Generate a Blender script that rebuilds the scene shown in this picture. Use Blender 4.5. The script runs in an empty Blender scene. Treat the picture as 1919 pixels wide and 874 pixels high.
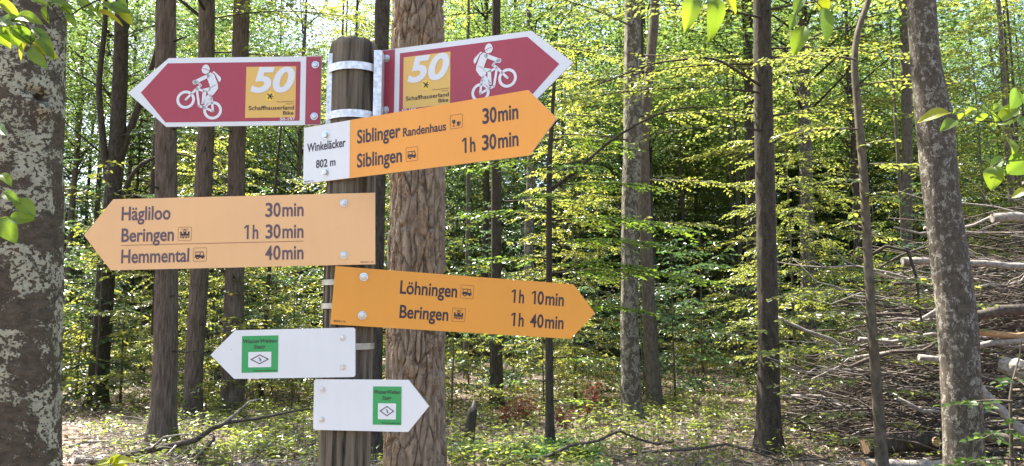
import bpy, math, random
import numpy as np
from mathutils import Matrix, Vector

# ---------------------------------------------------------------- camera, sky, sun, exposure
SC = bpy.context.scene
COL = SC.collection
R = math.radians
cam_d = bpy.data.cameras.new('camera'); cam = bpy.data.objects.new('camera', cam_d); COL.objects.link(cam)
cam.location = (0, 0, 1.6); cam.rotation_euler = (R(90 + 6.4), 0, 0)
cam_d.sensor_fit = 'HORIZONTAL'; cam_d.sensor_width = 36.0; cam_d.lens = 36.0 * 1450 / 1919
cam_d.clip_start = 0.05; cam_d.clip_end = 900
SC.camera = cam

SUN_EL, SUN_X, SUN_Y = R(61), -0.70, 0.66        # the sun stands high, behind the wood and to the left
sun_dir = Vector((SUN_X, SUN_Y, 0)).normalized() * math.cos(SUN_EL) + Vector((0, 0, math.sin(SUN_EL)))
world = bpy.data.worlds.new('World'); SC.world = world; world.use_nodes = True
wn = world.node_tree; wn.nodes.clear()
sky = wn.nodes.new('ShaderNodeTexSky'); sky.sky_type = 'NISHITA'; sky.sun_disc = False
sky.sun_elevation = SUN_EL; sky.sun_rotation = math.atan2(SUN_X, SUN_Y)
sky.air_density = 1.0; sky.dust_density = 3.4; sky.ozone_density = 1.0
bg = wn.nodes.new('ShaderNodeBackground'); bg.inputs['Strength'].default_value = 0.105
wo = wn.nodes.new('ShaderNodeOutputWorld')
wn.links.new(sky.outputs[0], bg.inputs[0]); wn.links.new(bg.outputs[0], wo.inputs[0])
sun_l = bpy.data.lights.new('sun', 'SUN'); sun_l.energy = 5.0; sun_l.angle = R(0.53); sun_l.color = (1.0, 0.95, 0.86)
sun_o = bpy.data.objects.new('sun', sun_l); COL.objects.link(sun_o); sun_o.location = (-8, 10, 30)
sun_o.rotation_euler = sun_dir.to_track_quat('Z', 'Y').to_euler()

SC.view_settings.view_transform = 'Standard'; SC.view_settings.look = 'None'
SC.view_settings.gamma = 1.0; SC.view_settings.use_curve_mapping = False
SC.view_settings.exposure = 2.25
cy = SC.cycles
cy.max_bounces = 6; cy.diffuse_bounces = 4; cy.glossy_bounces = 3; cy.transmission_bounces = 4; cy.transparent_max_bounces = 4
cy.sample_clamp_indirect = 6.0; cy.caustics_reflective = False; cy.caustics_refractive = False
try:
    cy.use_denoising = True; cy.denoiser = 'OPENIMAGEDENOISE'
    cy.denoising_input_passes = 'RGB_ALBEDO_NORMAL'; cy.denoising_prefilter = 'ACCURATE'
except Exception:
    pass

# ---------------------------------------------------------------- helpers
rng = np.random.default_rng(7)
random.seed(7)

def mesh(name, verts, faces=None, quads=None, tris=None, smooth=False, rnd=None):
    """verts (N,3); faces a ragged list, or quads (M,4) / tris (M,3) arrays."""
    me = bpy.data.meshes.new(name)
    verts = np.asarray(verts, np.float32)
    if faces is not None:
        me.from_pydata([tuple(map(float, v)) for v in verts], [], [list(map(int, f)) for f in faces])
    else:
        arr = np.asarray(quads if quads is not None else tris, np.int32)
        k = arr.shape[1]
        me.vertices.add(len(verts)); me.vertices.foreach_set('co', verts.ravel())
        me.loops.add(arr.size); me.loops.foreach_set('vertex_index', arr.ravel())
        me.polygons.add(len(arr))
        me.polygons.foreach_set('loop_start', np.arange(0, arr.size, k, dtype=np.int32))
        if smooth:
            me.polygons.foreach_set('use_smooth', np.ones(len(arr), bool))
        if rnd is not None:
            a = me.attributes.new('rnd', 'FLOAT', 'FACE'); a.data.foreach_set('value', np.asarray(rnd, np.float32))
        me.update(calc_edges=True)
    if smooth and faces is not None:
        for p in me.polygons: p.use_smooth = True
    me.update()
    return me

def obj(name, me, mat=None, parent=None, loc=(0, 0, 0)):
    o = bpy.data.objects.new(name, me); COL.objects.link(o)
    o.location = loc
    if mat is not None and len(me.materials) == 0: me.materials.append(mat)
    if parent is not None: o.parent = parent
    return o

def tag(o, label=None, cat=None, group=None, kind=None):
    if label: o['label'] = label
    if cat: o['category'] = cat
    if group: o['group'] = group
    if kind: o['kind'] = kind
    return o

def thing(name, label, cat, loc=(0, 0, 0), rz=0.0, group=None):
    o = bpy.data.objects.new(name, None); COL.objects.link(o)
    o.empty_display_size = 0.2
    o.location = loc; o.rotation_euler = (0, 0, rz)
    return tag(o, label, cat, group)

def hash01(*ints):
    h = np.zeros(np.broadcast(*ints).shape, np.uint64)
    for i, a in enumerate(ints):
        h = (h ^ (np.asarray(a).astype(np.int64).astype(np.uint64) * np.uint64(0x9E3779B97F4A7C15 + 2 * i * 0x51ED27))) * np.uint64(0xBF58476D1CE4E5B9)
        h ^= h >> np.uint64(29)
    h = h * np.uint64(0x94D049BB133111EB); h ^= h >> np.uint64(32)
    return (h & np.uint64(0xFFFFFF)).astype(np.float64) / float(0xFFFFFF)

def vnoise(x, y, z=0.0, seed=0):
    x, y, z = np.broadcast_arrays(np.asarray(x, float), np.asarray(y, float), np.asarray(z, float))
    xi, yi, zi = np.floor(x), np.floor(y), np.floor(z)
    fx, fy, fz = x - xi, y - yi, z - zi
    fx, fy, fz = (t * t * (3 - 2 * t) for t in (fx, fy, fz))
    out = 0
    for a in (0, 1):
        for b in (0, 1):
            for c in (0, 1):
                w = (fx if a else 1 - fx) * (fy if b else 1 - fy) * (fz if c else 1 - fz)
                out = out + w * hash01(xi + a + 1000, yi + b + 1000, zi + c + 1000, np.full(x.shape, seed))
    return out

def fbm(x, y, z=0.0, seed=0, octv=4):
    s, a, t = 0.0, 1.0, 0.0
    for i in range(octv):
        s = s + a * vnoise(np.asarray(x) * 2 ** i, np.asarray(y) * 2 ** i, np.asarray(z) * 2 ** i, seed + i); t += a; a *= 0.5
    return s / t

def cells(a, b, na, seed=0):
    """cellular noise, periodic in a (na cells): F1, F2 and the id of the nearest cell."""
    ai, bi = np.floor(a), np.floor(b)
    f1 = np.full(a.shape, 9.0); f2 = np.full(a.shape, 9.0); cid = np.zeros(a.shape)
    for da in (-1, 0, 1):
        for db in (-1, 0, 1):
            ca, cb = ai + da, bi + db
            cm = np.mod(ca, na)
            px = ca + 0.15 + 0.7 * hash01(cm, cb + 500, np.full(a.shape, seed))
            py = cb + 0.1 + 0.8 * hash01(cm, cb + 500, np.full(a.shape, seed + 1))
            d = np.sqrt((a - px) ** 2 + (b - py) ** 2)
            h = hash01(cm, cb + 500, np.full(a.shape, seed + 2))
            nearer = d < f1
            f2 = np.where(nearer, f1, np.minimum(f2, d)); cid = np.where(nearer, h, cid); f1 = np.where(nearer, d, f1)
    return f1, f2, cid

def gh(x, y):
    """height of the forest floor"""
    x = np.asarray(x, float); y = np.asarray(y, float)
    return 0.16 * (fbm(x * 0.35 + 3, y * 0.35, 0, 11, 3) - 0.5) + 0.05 * (vnoise(x * 2.2, y * 2.2, 0, 5) - 0.5)

class Wood:
    """collects tapered tubes"""
    def __init__(s): s.v = []; s.q = []; s.n = 0
    def tube(s, pts, rad, seg=5):
        pts = np.asarray(pts, float); m = len(pts)
        rad = np.broadcast_to(np.asarray(rad, float), (m,))
        t = np.gradient(pts, axis=0); t /= np.linalg.norm(t, axis=1)[:, None] + 1e-9
        up = np.where(np.abs(t[:, 2:3]) > 0.9, [[1.0, 0, 0]], [[0, 0, 1.0]])
        a = np.cross(t, up); a /= np.linalg.norm(a, axis=1)[:, None] + 1e-9
        for i in range(1, m):                       # keep the rings from twisting
            p = a[i - 1] - t[i] * (a[i - 1] @ t[i]); l = np.linalg.norm(p)
            if l > 1e-6: a[i] = p / l
        b = np.cross(t, a)
        th = np.linspace(0, 2 * np.pi, seg, endpoint=False)
        ring = pts[:, None] + rad[:, None, None] * (np.cos(th)[None, :, None] * a[:, None] + np.sin(th)[None, :, None] * b[:, None])
        s.v.append(ring.reshape(-1, 3))
        i = np.arange(m - 1)[:, None] * seg; j = np.arange(seg)[None]; j2 = (j + 1) % seg
        s.q.append((np.stack([i + j, i + j2, i + seg + j2, i + seg + j], -1).reshape(-1, 4)) + s.n)
        s.n += m * seg
        # closing caps as fans of quads (degenerate ends are tiny)
        for ri, flip in ((0, True), (m - 1, False)):
            c = pts[ri][None]; s.v.append(c); ci = s.n; s.n += 1
            base = ci - m * seg - (0 if ri == 0 else 1)
            r0 = base + ri * seg
            for k in range(0, seg, 1):
                k2 = (k + 1) % seg
                f = [r0 + k, r0 + k2, ci, ci]
                s.q.append(np.array([f[:2][::-1] + f[2:] if flip else f]))
    def mesh(s, name, smooth=True):
        v = np.concatenate(s.v); q = np.concatenate(s.q)
        deg = q[:, 2] == q[:, 3]
        faces_q = q[~deg]; faces_t = q[deg][:, :3]
        me = bpy.data.meshes.new(name)
        me.vertices.add(len(v)); me.vertices.foreach_set('co', v.astype(np.float32).ravel())
        loops = np.concatenate([faces_q.ravel(), faces_t.ravel()]).astype(np.int32)
        me.loops.add(len(loops)); me.loops.foreach_set('vertex_index', loops)
        st = np.concatenate([np.arange(len(faces_q)) * 4, len(faces_q) * 4 + np.arange(len(faces_t)) * 3]).astype(np.int32)
        me.polygons.add(len(st)); me.polygons.foreach_set('loop_start', st)
        me.polygons.foreach_set('use_smooth', np.concatenate([np.full(len(faces_q), smooth), np.zeros(len(faces_t), bool)]))
        me.update(calc_edges=True)
        return me

def norm(a): return a / (np.linalg.norm(a, axis=-1, keepdims=True) + 1e-9)

def bent_path(pts, n=21):
    """a smooth run through a few given points"""
    p = np.array(pts, float); t = np.linspace(0, 1, len(p)); u = np.linspace(0, 1, n)
    q = np.column_stack([np.interp(u, t, p[:, c]) for c in range(3)])
    for _ in range(3): q[1:-1] = (q[:-2] + 2 * q[1:-1] + q[2:]) / 4
    return q

class Leaves:
    """collects leaves: base point, direction, face normal, length, width"""
    def __init__(s): s.p = []; s.d = []; s.n = []; s.l = []; s.w = []
    def add(s, p, d, n, l, w):
        k = len(p); s.p.append(p); s.d.append(d); s.n.append(n)
        s.l.append(np.broadcast_to(l, (k,))); s.w.append(np.broadcast_to(w, (k,)))
    def mesh(s, name, simple=False, seed=1):
        p = np.concatenate(s.p); d = norm(np.concatenate(s.d)); n = np.concatenate(s.n)
        l = np.concatenate(s.l)[:, None]; w = np.concatenate(s.w)[:, None]
        side = norm(np.cross(d, n)); n = np.cross(side, d)
        k = len(p); r = np.random.default_rng(seed).random(k)
        if simple:
            V = np.stack([p, p + d * l * .45 + side * w * .5 + n * w * .14, p + d * l - n * l * .08, p + d * l * .45 - side * w * .5 + n * w * .14], 1)
            b = np.arange(k)[:, None] * 4
            return mesh(name, V.reshape(-1, 3), quads=(b + np.array([[0, 1, 2, 3]])), rnd=r)
        V = np.stack([p, p + d * l * .28 + side * w * .42 + n * w * .12, p + d * l * .68 + side * w * .36 + n * w * .06,
                      p + d * l - n * l * .14, p + d * l * .68 - side * w * .36 + n * w * .06, p + d * l * .28 - side * w * .42 + n * w * .12], 1)
        b = np.arange(k)[:, None] * 6
        Q = np.stack([b + np.array([[0, 1, 2, 3]]), b + np.array([[0, 3, 4, 5]])], 1).reshape(-1, 4)
        return mesh(name, V.reshape(-1, 3), quads=Q, rnd=np.repeat(r, 2))

# ---------------------------------------------------------------- materials
def mat(name):
    m = bpy.data.materials.new(name); m.use_nodes = True
    nt = m.node_tree; nt.nodes.clear()
    return m, nt, (lambda t, **k: _node(nt, t, **k)), nt.links.new
def _node(nt, t, **k):
    n = nt.nodes.new(t)
    for a, b in k.items(): setattr(n, a, b)
    return n
def ramp(nt, stops):
    n = nt.nodes.new('ShaderNodeValToRGB'); e = n.color_ramp.elements
    while len(e) > 1: e.remove(e[-1])
    for i, (pos, c) in enumerate(stops):
        x = e[0] if i == 0 else e.new(pos)
        x.position = pos; x.color = (*c, 1) if len(c) == 3 else c
    return n

def plain(name, col, rough=0.5, metal=0.0, spec=0.5, noise=0.0, nscale=30.0, bump=0.0):
    m, nt, N, L = mat(name)
    p = N('ShaderNodeBsdfPrincipled'); o = N('ShaderNodeOutputMaterial'); L(p.outputs[0], o.inputs[0])
    p.inputs['Base Color'].default_value = (*col, 1); p.inputs['Roughness'].default_value = rough
    p.inputs['Metallic'].default_value = metal; p.inputs['Specular IOR Level'].default_value = spec
    if noise or bump:
        tc = N('ShaderNodeTexCoord'); nz = N('ShaderNodeTexNoise'); nz.inputs['Scale'].default_value = nscale; nz.inputs['Detail'].default_value = 6
        L(tc.outputs['Object'], nz.inputs['Vector'])
        if noise:
            r = ramp(nt, [(0.3, tuple(c * (1 - noise) for c in col)), (0.7, tuple(min(1, c * (1 + noise)) for c in col))])
            L(nz.outputs[0], r.inputs[0]); L(r.outputs[0], p.inputs['Base Color'])
        if bump:
            b = N('ShaderNodeBump'); b.inputs['Strength'].default_value = bump; b.inputs['Distance'].default_value = 0.002
            L(nz.outputs[0], b.inputs['Height']); L(b.outputs[0], p.inputs['Normal'])
    return m

def sheet_mat(name, col, rough=.36):
    """painted sheet metal that has stood outdoors: faint run-off streaks, specks and uneven gloss"""
    m, nt, N, L = mat(name)
    p = N('ShaderNodeBsdfPrincipled'); o = N('ShaderNodeOutputMaterial'); L(p.outputs[0], o.inputs[0])
    tc = N('ShaderNodeTexCoord'); mp = N('ShaderNodeMapping'); mp.inputs['Scale'].default_value = (1, .16, 1); L(tc.outputs['Object'], mp.inputs[0])
    n1 = N('ShaderNodeTexNoise'); n1.inputs['Scale'].default_value = 48; n1.inputs['Detail'].default_value = 6; L(mp.outputs[0], n1.inputs['Vector'])
    n2 = N('ShaderNodeTexNoise'); n2.inputs['Scale'].default_value = 7; n2.inputs['Detail'].default_value = 4; L(tc.outputs['Object'], n2.inputs['Vector'])
    r1 = ramp(nt, [(.35, tuple(c * .975 for c in col)), (.6, col)]); L(n1.outputs[0], r1.inputs[0])
    r2 = ramp(nt, [(.35, (.95, .955, .96)), (.65, (1, 1, 1))]); L(n2.outputs[0], r2.inputs[0])
    mx = N('ShaderNodeMix', data_type='RGBA', blend_type='MULTIPLY'); mx.inputs['Factor'].default_value = 1; L(r1.outputs[0], mx.inputs['A']); L(r2.outputs[0], mx.inputs['B'])
    v = N('ShaderNodeTexVoronoi'); v.inputs['Scale'].default_value = 26; L(tc.outputs['Object'], v.inputs['Vector'])
    rs = ramp(nt, [(.018, (.55, .55, .55)), (.032, (0, 0, 0))]); L(v.outputs['Distance'], rs.inputs[0])
    m2 = N('ShaderNodeMix', data_type='RGBA'); L(rs.outputs[0], m2.inputs['Factor']); L(mx.outputs['Result'], m2.inputs['A']); m2.inputs['B'].default_value = (.16, .14, .10, 1)
    L(m2.outputs['Result'], p.inputs['Base Color'])
    rr = N('ShaderNodeMapRange'); rr.inputs['To Min'].default_value = rough - .1; rr.inputs['To Max'].default_value = rough + .12; L(n2.outputs[0], rr.inputs['Value']); L(rr.outputs[0], p.inputs['Roughness'])
    b = N('ShaderNodeBump'); b.inputs['Strength'].default_value = .06; b.inputs['Distance'].default_value = .004; L(n2.outputs[0], b.inputs['Height']); L(b.outputs[0], p.inputs['Normal'])
    return m

def leaf_mat(name, refl, trans, tw=0.5, gloss=0.5, hue=0.04, rough=0.42):
    m, nt, N, L = mat(name)
    at = N('ShaderNodeAttribute', attribute_name='rnd'); oi = N('ShaderNodeObjectInfo')
    mx = N('ShaderNodeMath', operation='ADD'); L(at.outputs['Fac'], mx.inputs[0])
    ms = N('ShaderNodeMath', operation='MULTIPLY'); ms.inputs[1].default_value = 0.7; L(oi.outputs['Random'], ms.inputs[0]); L(ms.outputs[0], mx.inputs[1])
    mm = N('ShaderNodeMath', operation='MULTIPLY'); mm.inputs[1].default_value = 1 / 1.7; L(mx.outputs[0], mm.inputs[0])
    def var(c):
        return ramp(nt, [(0.0, (c[0] * .62, c[1] * .72, c[2] * .9)), (0.5, c), (1.0, (min(1, c[0] * 1.55), min(1, c[1] * 1.25), c[2]))])
    r1, r2 = var(refl), var(trans)
    L(mm.outputs[0], r1.inputs[0]); L(mm.outputs[0], r2.inputs[0])
    p = N('ShaderNodeBsdfPrincipled'); p.inputs['Roughness'].default_value = rough; p.inputs['Specular IOR Level'].default_value = gloss
    t = N('ShaderNodeBsdfTranslucent'); x = N('ShaderNodeMixShader'); x.inputs[0].default_value = tw
    o = N('ShaderNodeOutputMaterial')
    L(r1.outputs[0], p.inputs['Base Color']); L(r2.outputs[0], t.inputs['Color'])
    L(p.outputs[0], x.inputs[1]); L(t.outputs[0], x.inputs[2]); L(x.outputs[0], o.inputs[0])
    return m

def bark_mat(name, dark, light, patch=None, pscale=5.0, stretch=(1, 1, 0.35), cover=0.5, rough=0.9, fine=40.0, bump=0.6, spots=0.0, bdist=0.006, pz=2.1, prough=0.66, speck=.40):
    """bark: fibre noise between two browns, and lichen patches with ragged edges if patch is given"""
    m, nt, N, L = mat(name)
    tc = N('ShaderNodeTexCoord'); mp = N('ShaderNodeMapping'); mp.inputs['Scale'].default_value = stretch
    L(tc.outputs['Object'], mp.inputs[0])
    n1 = N('ShaderNodeTexNoise'); n1.inputs['Scale'].default_value = fine; n1.inputs['Detail'].default_value = 7; n1.inputs['Roughness'].default_value = 0.62
    L(mp.outputs[0], n1.inputs['Vector'])
    r1 = ramp(nt, [(0.32, dark), (0.52, tuple((a + b) / 2 for a, b in zip(dark, light))), (0.72, light)]); L(n1.outputs[0], r1.inputs[0])
    col = r1.outputs[0]; height = n1.outputs[0]
    p = N('ShaderNodeBsdfPrincipled'); p.inputs['Roughness'].default_value = rough; p.inputs['Specular IOR Level'].default_value = 0.25
    if patch:
        mp2 = N('ShaderNodeMapping'); mp2.inputs['Scale'].default_value = (1, 1, pz); L(tc.outputs['Object'], mp2.inputs[0])
        n2 = N('ShaderNodeTexNoise'); n2.inputs['Scale'].default_value = pscale; n2.inputs['Detail'].default_value = 9; n2.inputs['Roughness'].default_value = prough; n2.inputs['Distortion'].default_value = 0.4
        L(mp2.outputs[0], n2.inputs['Vector'])
        e = 0.62 - 0.24 * cover
        r2 = ramp(nt, [(e - 0.008, (0, 0, 0)), (e + 0.008, (1, 1, 1))]); L(n2.outputs[0], r2.inputs[0])
        n3 = N('ShaderNodeTexNoise'); n3.inputs['Scale'].default_value = pscale * 11; n3.inputs['Detail'].default_value = 4
        L(mp2.outputs[0], n3.inputs['Vector'])
        r3 = ramp(nt, [(speck - .03, (0, 0, 0)), (speck, (1, 1, 1))]); L(n3.outputs[0], r3.inputs[0])
        mu = N('ShaderNodeMath', operation='MULTIPLY'); L(r2.outputs[0], mu.inputs[0]); L(r3.outputs[0], mu.inputs[1])
        n4 = N('ShaderNodeTexNoise'); n4.inputs['Scale'].default_value = pscale * 2.3; n4.inputs['Detail'].default_value = 5; L(tc.outputs['Object'], n4.inputs['Vector'])
        r4 = ramp(nt, [(0.3, tuple(c * .72 for c in patch)), (0.55, patch), (0.8, tuple(min(1, c * 1.2) for c in patch))]); L(n4.outputs[0], r4.inputs[0])
        mix = N('ShaderNodeMix', data_type='RGBA'); L(mu.outputs[0], mix.inputs['Factor']); L(col, mix.inputs['A']); L(r4.outputs[0], mix.inputs['B'])
        col = mix.outputs['Result']
        ad = N('ShaderNodeMath', operation='ADD'); L(mu.outputs[0], ad.inputs[0]); L(n1.outputs[0], ad.inputs[1]); height = ad.outputs[0]
    if spots:
        v = N('ShaderNodeTexVoronoi'); v.inputs['Scale'].default_value = 38; L(tc.outputs['Object'], v.inputs['Vector'])
        rs = ramp(nt, [(0.10, (1, 1, 1)), (0.16, (0, 0, 0))]); L(v.outputs['Distance'], rs.inputs[0])
        ml = N('ShaderNodeMath', operation='MULTIPLY'); ml.inputs[1].default_value = spots; L(rs.outputs[0], ml.inputs[0])
        mix2 = N('ShaderNodeMix', data_type='RGBA'); L(ml.outputs[0], mix2.inputs['Factor']); L(col, mix2.inputs['A']); mix2.inputs['B'].default_value = (.32, .31, .27, 1)
        col = mix2.outputs['Result']
    b = N('ShaderNodeBump'); b.inputs['Strength'].default_value = bump; b.inputs['Distance'].default_value = bdist
    L(height, b.inputs['Height']); L(b.outputs[0], p.inputs['Normal']); L(col, p.inputs['Base Color'])
    o = N('ShaderNodeOutputMaterial'); L(p.outputs[0], o.inputs[0])
    return m

M = {}
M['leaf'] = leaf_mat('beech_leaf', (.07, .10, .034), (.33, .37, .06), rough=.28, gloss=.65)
M['leaf_dark'] = leaf_mat('shade_leaf', (.036, .078, .036), (.095, .185, .05), tw=0.4, rough=.3, gloss=.6)  # darker copy of the leaf, puts the shade of dark clumps into colour
M['leaf_canopy'] = leaf_mat('canopy_leaf', (.05, .09, .036), (.19, .28, .055), rough=.36, gloss=.4)
M['leaf_fresh'] = leaf_mat('fresh_leaf', (.07, .13, .022), (.22, .36, .035), rough=.32)
M['leaf_near'] = leaf_mat('near_leaf', (.085, .15, .025), (.30, .46, .03), tw=0.5, gloss=0.5)
M['leaf_yellow'] = leaf_mat('yellow_leaf', (.17, .20, .02), (.55, .58, .02), tw=0.55)
M['leaf_ground'] = leaf_mat('seedling_leaf', (.085, .13, .035), (.28, .37, .06), rough=.3, gloss=.6)
M['fern'] = leaf_mat('fern_leaf', (.05, .14, .04), (.14, .32, .06), tw=0.4)
M['leaf_red'] = leaf_mat('withered_leaf', (.20, .09, .06), (.28, .10, .06), tw=0.35, gloss=0.2)
M['litter'] = leaf_mat('litter_leaf', (.30, .225, .15), (.2, .12, .06), tw=0.12, gloss=0.45)
M['needle'] = leaf_mat('fir_needle', (.028, .06, .022), (.05, .10, .02), tw=0.25, gloss=0.35)
M['bark_beech'] = bark_mat('beech_bark', (.058, .045, .03), (.14, .11, .075), patch=(.40, .375, .265), pscale=6.0, cover=0.52, fine=30, stretch=(1, 1, 1.6), pz=1.15, prough=.80, speck=.45, bump=.9, bdist=.012)
M['bark_mottled'] = bark_mat('mottled_bark', (.06, .05, .038), (.14, .115, .085), patch=(.29, .265, .205), pscale=12, cover=0.46, fine=34, stretch=(1, 1, .6), pz=.7, prough=.75, speck=.44)
M['bark_lichen'] = bark_mat('lichen_bark', (.052, .042, .031), (.125, .102, .076), patch=(.33, .30, .24), pscale=20, cover=0.34, fine=36, stretch=(1, 1, .6), pz=.75, prough=.78, speck=.46)
M['bark_pine'] = bark_mat('pine_bark', (.14, .095, .06), (.40, .31, .215), patch=(.31, .21, .13), pscale=8, pz=.45, cover=.34, prough=.7, speck=.42, fine=30, stretch=(1, 1, .28), bump=1.0, bdist=0.010)
M['bark_thin'] = bark_mat('conifer_bark', (.06, .045, .034), (.19, .147, .112), fine=30, stretch=(1, 1, .16), bump=1.0, bdist=0.02)
M['bark_dark'] = bark_mat('dark_bark', (.027, .022, .017), (.09, .072, .055), fine=26, stretch=(1, 1, .3), spots=0.5, bump=0.8, bdist=0.01)
M['bark_grey'] = bark_mat('grey_bark', (.062, .05, .038), (.17, .14, .105), fine=26, stretch=(1, 1, .4), spots=0.3)
M['dead_wood'] = bark_mat('dead_wood', (.14, .12, .105), (.38, .34, .30), fine=24, stretch=(1, 1, 1), bump=0.6)
M['dead_dark'] = bark_mat('dead_wood_dark', (.04, .031, .025), (.13, .105, .085), fine=24, stretch=(1, 1, 1), bump=0.6)  # dark dead wood, deepened to put the brush pile's inner shade into colour
M['cut_wood'] = bark_mat('cut_wood', (.34, .20, .11), (.52, .36, .22), fine=40, stretch=(1, 1, .3), rough=.8, bump=.3)
M['split_wood'] = bark_mat('split_wood', (.30, .15, .07), (.46, .28, .14), fine=30, stretch=(.3, 1, 1), rough=.8, bump=.6)
M['post'] = bark_mat('weathered_post', (.05, .041, .028), (.27, .222, .155), fine=120, stretch=(1, 1, .045), rough=.85, bump=1.0, bdist=0.005)
M['steel'] = plain('galvanised_steel', (.80, .81, .82), rough=.42, metal=.5, noise=.3, nscale=140, bump=.3)
M['dull'] = plain('dull_steel', (.42, .40, .34), rough=.45, metal=.7, noise=.3, nscale=90)
M['bolt'] = plain('bolt_steel', (.62, .62, .61), rough=.32, metal=.9, noise=.25, nscale=250)
M['orange'] = sheet_mat('orange_sheet', (.90, .37, .042))
M['orange_glare'] = sheet_mat('orange_sheet_glare', (.92, .535, .235))  # orange board with sky glare put into the colour as a paler tone
M['white'] = sheet_mat('white_sheet', (.805, .82, .80))
M['maroon'] = sheet_mat('maroon_sheet', (.42, .05, .072))
M['ochre'] = plain('ochre_sticker', (.80, .50, .11), rough=.38)
M['yellow'] = plain('yellow_print', (.90, .62, .07), rough=.4)
M['ink'] = plain('dark_ink', (.035, .022, .03), rough=.42)
M['ink_soft'] = plain('brown_ink', (.28, .13, .05), rough=.42)
M['ink_grey_and_glare'] = plain('plum_and_glare_ink', (.13, .085, .10), rough=.42)  # ink lifted by painted-in glare on the Hägliloo board; also prints the diamonds
M['green'] = plain('green_sticker', (.035, .36, .10), rough=.36)
M['edge'] = plain('sheet_edge', (.55, .55, .56), rough=.4, metal=.5)

def floor_mat():
    m, nt, N, L = mat('forest_floor')
    tc = N('ShaderNodeTexCoord'); n1 = N('ShaderNodeTexNoise'); n1.inputs['Scale'].default_value = 9; n1.inputs['Detail'].default_value = 10; n1.inputs['Roughness'].default_value = .7
    L(tc.outputs['Object'], n1.inputs['Vector'])
    r = ramp(nt, [(.3, (.045, .033, .024)), (.48, (.12, .085, .06)), (.62, (.19, .145, .105)), (.78, (.27, .22, .17))]); L(n1.outputs[0], r.inputs[0])
    n2 = N('ShaderNodeTexNoise'); n2.inputs['Scale'].default_value = .5; n2.inputs['Detail'].default_value = 4; L(tc.outputs['Object'], n2.inputs['Vector'])
    r2 = ramp(nt, [(.55, (0, 0, 0)), (.75, (.55, .55, .55))]); L(n2.outputs[0], r2.inputs[0])
    mx = N('ShaderNodeMix', data_type='RGBA'); L(r2.outputs[0], mx.inputs['Factor']); L(r.outputs[0], mx.inputs['A']); mx.inputs['B'].default_value = (.06, .085, .025, 1)
    v = N('ShaderNodeTexVoronoi'); v.inputs['Scale'].default_value = 16; L(tc.outputs['Object'], v.inputs['Vector'])
    b = N('ShaderNodeBump'); b.inputs['Strength'].default_value = .9; b.inputs['Distance'].default_value = .03; L(v.outputs['Distance'], b.inputs['Height'])
    p = N('ShaderNodeBsdfPrincipled'); p.inputs['Roughness'].default_value = .9
    L(mx.outputs['Result'], p.inputs['Base Color']); L(b.outputs[0], p.inputs['Normal'])
    o = N('ShaderNodeOutputMaterial'); L(p.outputs[0], o.inputs[0])
    return m
M['floor'] = floor_mat()

# ---------------------------------------------------------------- the forest floor
gx = np.concatenate([np.linspace(-300, -40, 14)[:-1], np.linspace(-40, -12, 50)[:-1], np.linspace(-12, 12, 140), np.linspace(12, 40, 50)[1:], np.linspace(40, 300, 14)[1:]])
gy = np.concatenate([np.linspace(-200, -6, 12)[:-1], np.linspace(-6, 24, 190), np.linspace(24, 60, 60)[1:], np.linspace(60, 420, 16)[1:]])
GX, GY = np.meshgrid(gx, gy)
GZ = gh(GX, GY)
gi = (np.arange(len(gy) - 1)[:, None] * len(gx) + np.arange(len(gx) - 1)[None]).ravel()
gm = mesh('forest_ground', np.stack([GX, GY, GZ], -1).reshape(-1, 3), quads=np.stack([gi, gi + 1, gi + 1 + len(gx), gi + len(gx)], -1), smooth=True)
tag(obj('forest_ground', gm, M['floor']), kind='structure')

# ---------------------------------------------------------------- the signpost
def sheet(name, outline, mt, parent, z=0.0, thick=0.0, label=None):
    """a flat outline in a board's own plane (metres); with thick it becomes a plate with a back and edges"""
    n = len(outline); v = [(x, y, z) for x, y in outline]
    faces = [list(range(n))]
    a = sum(outline[i][0] * outline[(i + 1) % n][1] - outline[(i + 1) % n][0] * outline[i][1] for i in range(n))
    if a < 0: faces = [faces[0][::-1]]
    if thick:
        v += [(x, y, z - thick) for x, y in outline]
        order = faces[0]
        faces.append([i + n for i in order[::-1]])
        for i in range(n):
            p, q = order[i], order[(i + 1) % n]
            faces.append([q, p, p + n, q + n])
    me = mesh(name, v, faces=faces)
    o = obj(name, me, mt, parent)
    if thick:
        me.materials.append(M['edge'])
        for k, p in enumerate(me.polygons):
            if k >= 1: p.material_index = 1
    if label: o['label'] = label
    return o

def multi(name, polys, mt, parent, z):
    """several flat convex polygons printed in one go"""
    v = []; f = []
    for poly in polys:
        a = sum(poly[i][0] * poly[(i + 1) % len(poly)][1] - poly[(i + 1) % len(poly)][0] * poly[i][1] for i in range(len(poly)))
        if a < 0: poly = poly[::-1]
        f.append(list(range(len(v), len(v) + len(poly)))); v += [(x, y, z) for x, y in poly]
    return obj(name, mesh(name, v, faces=f), mt, parent)

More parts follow.
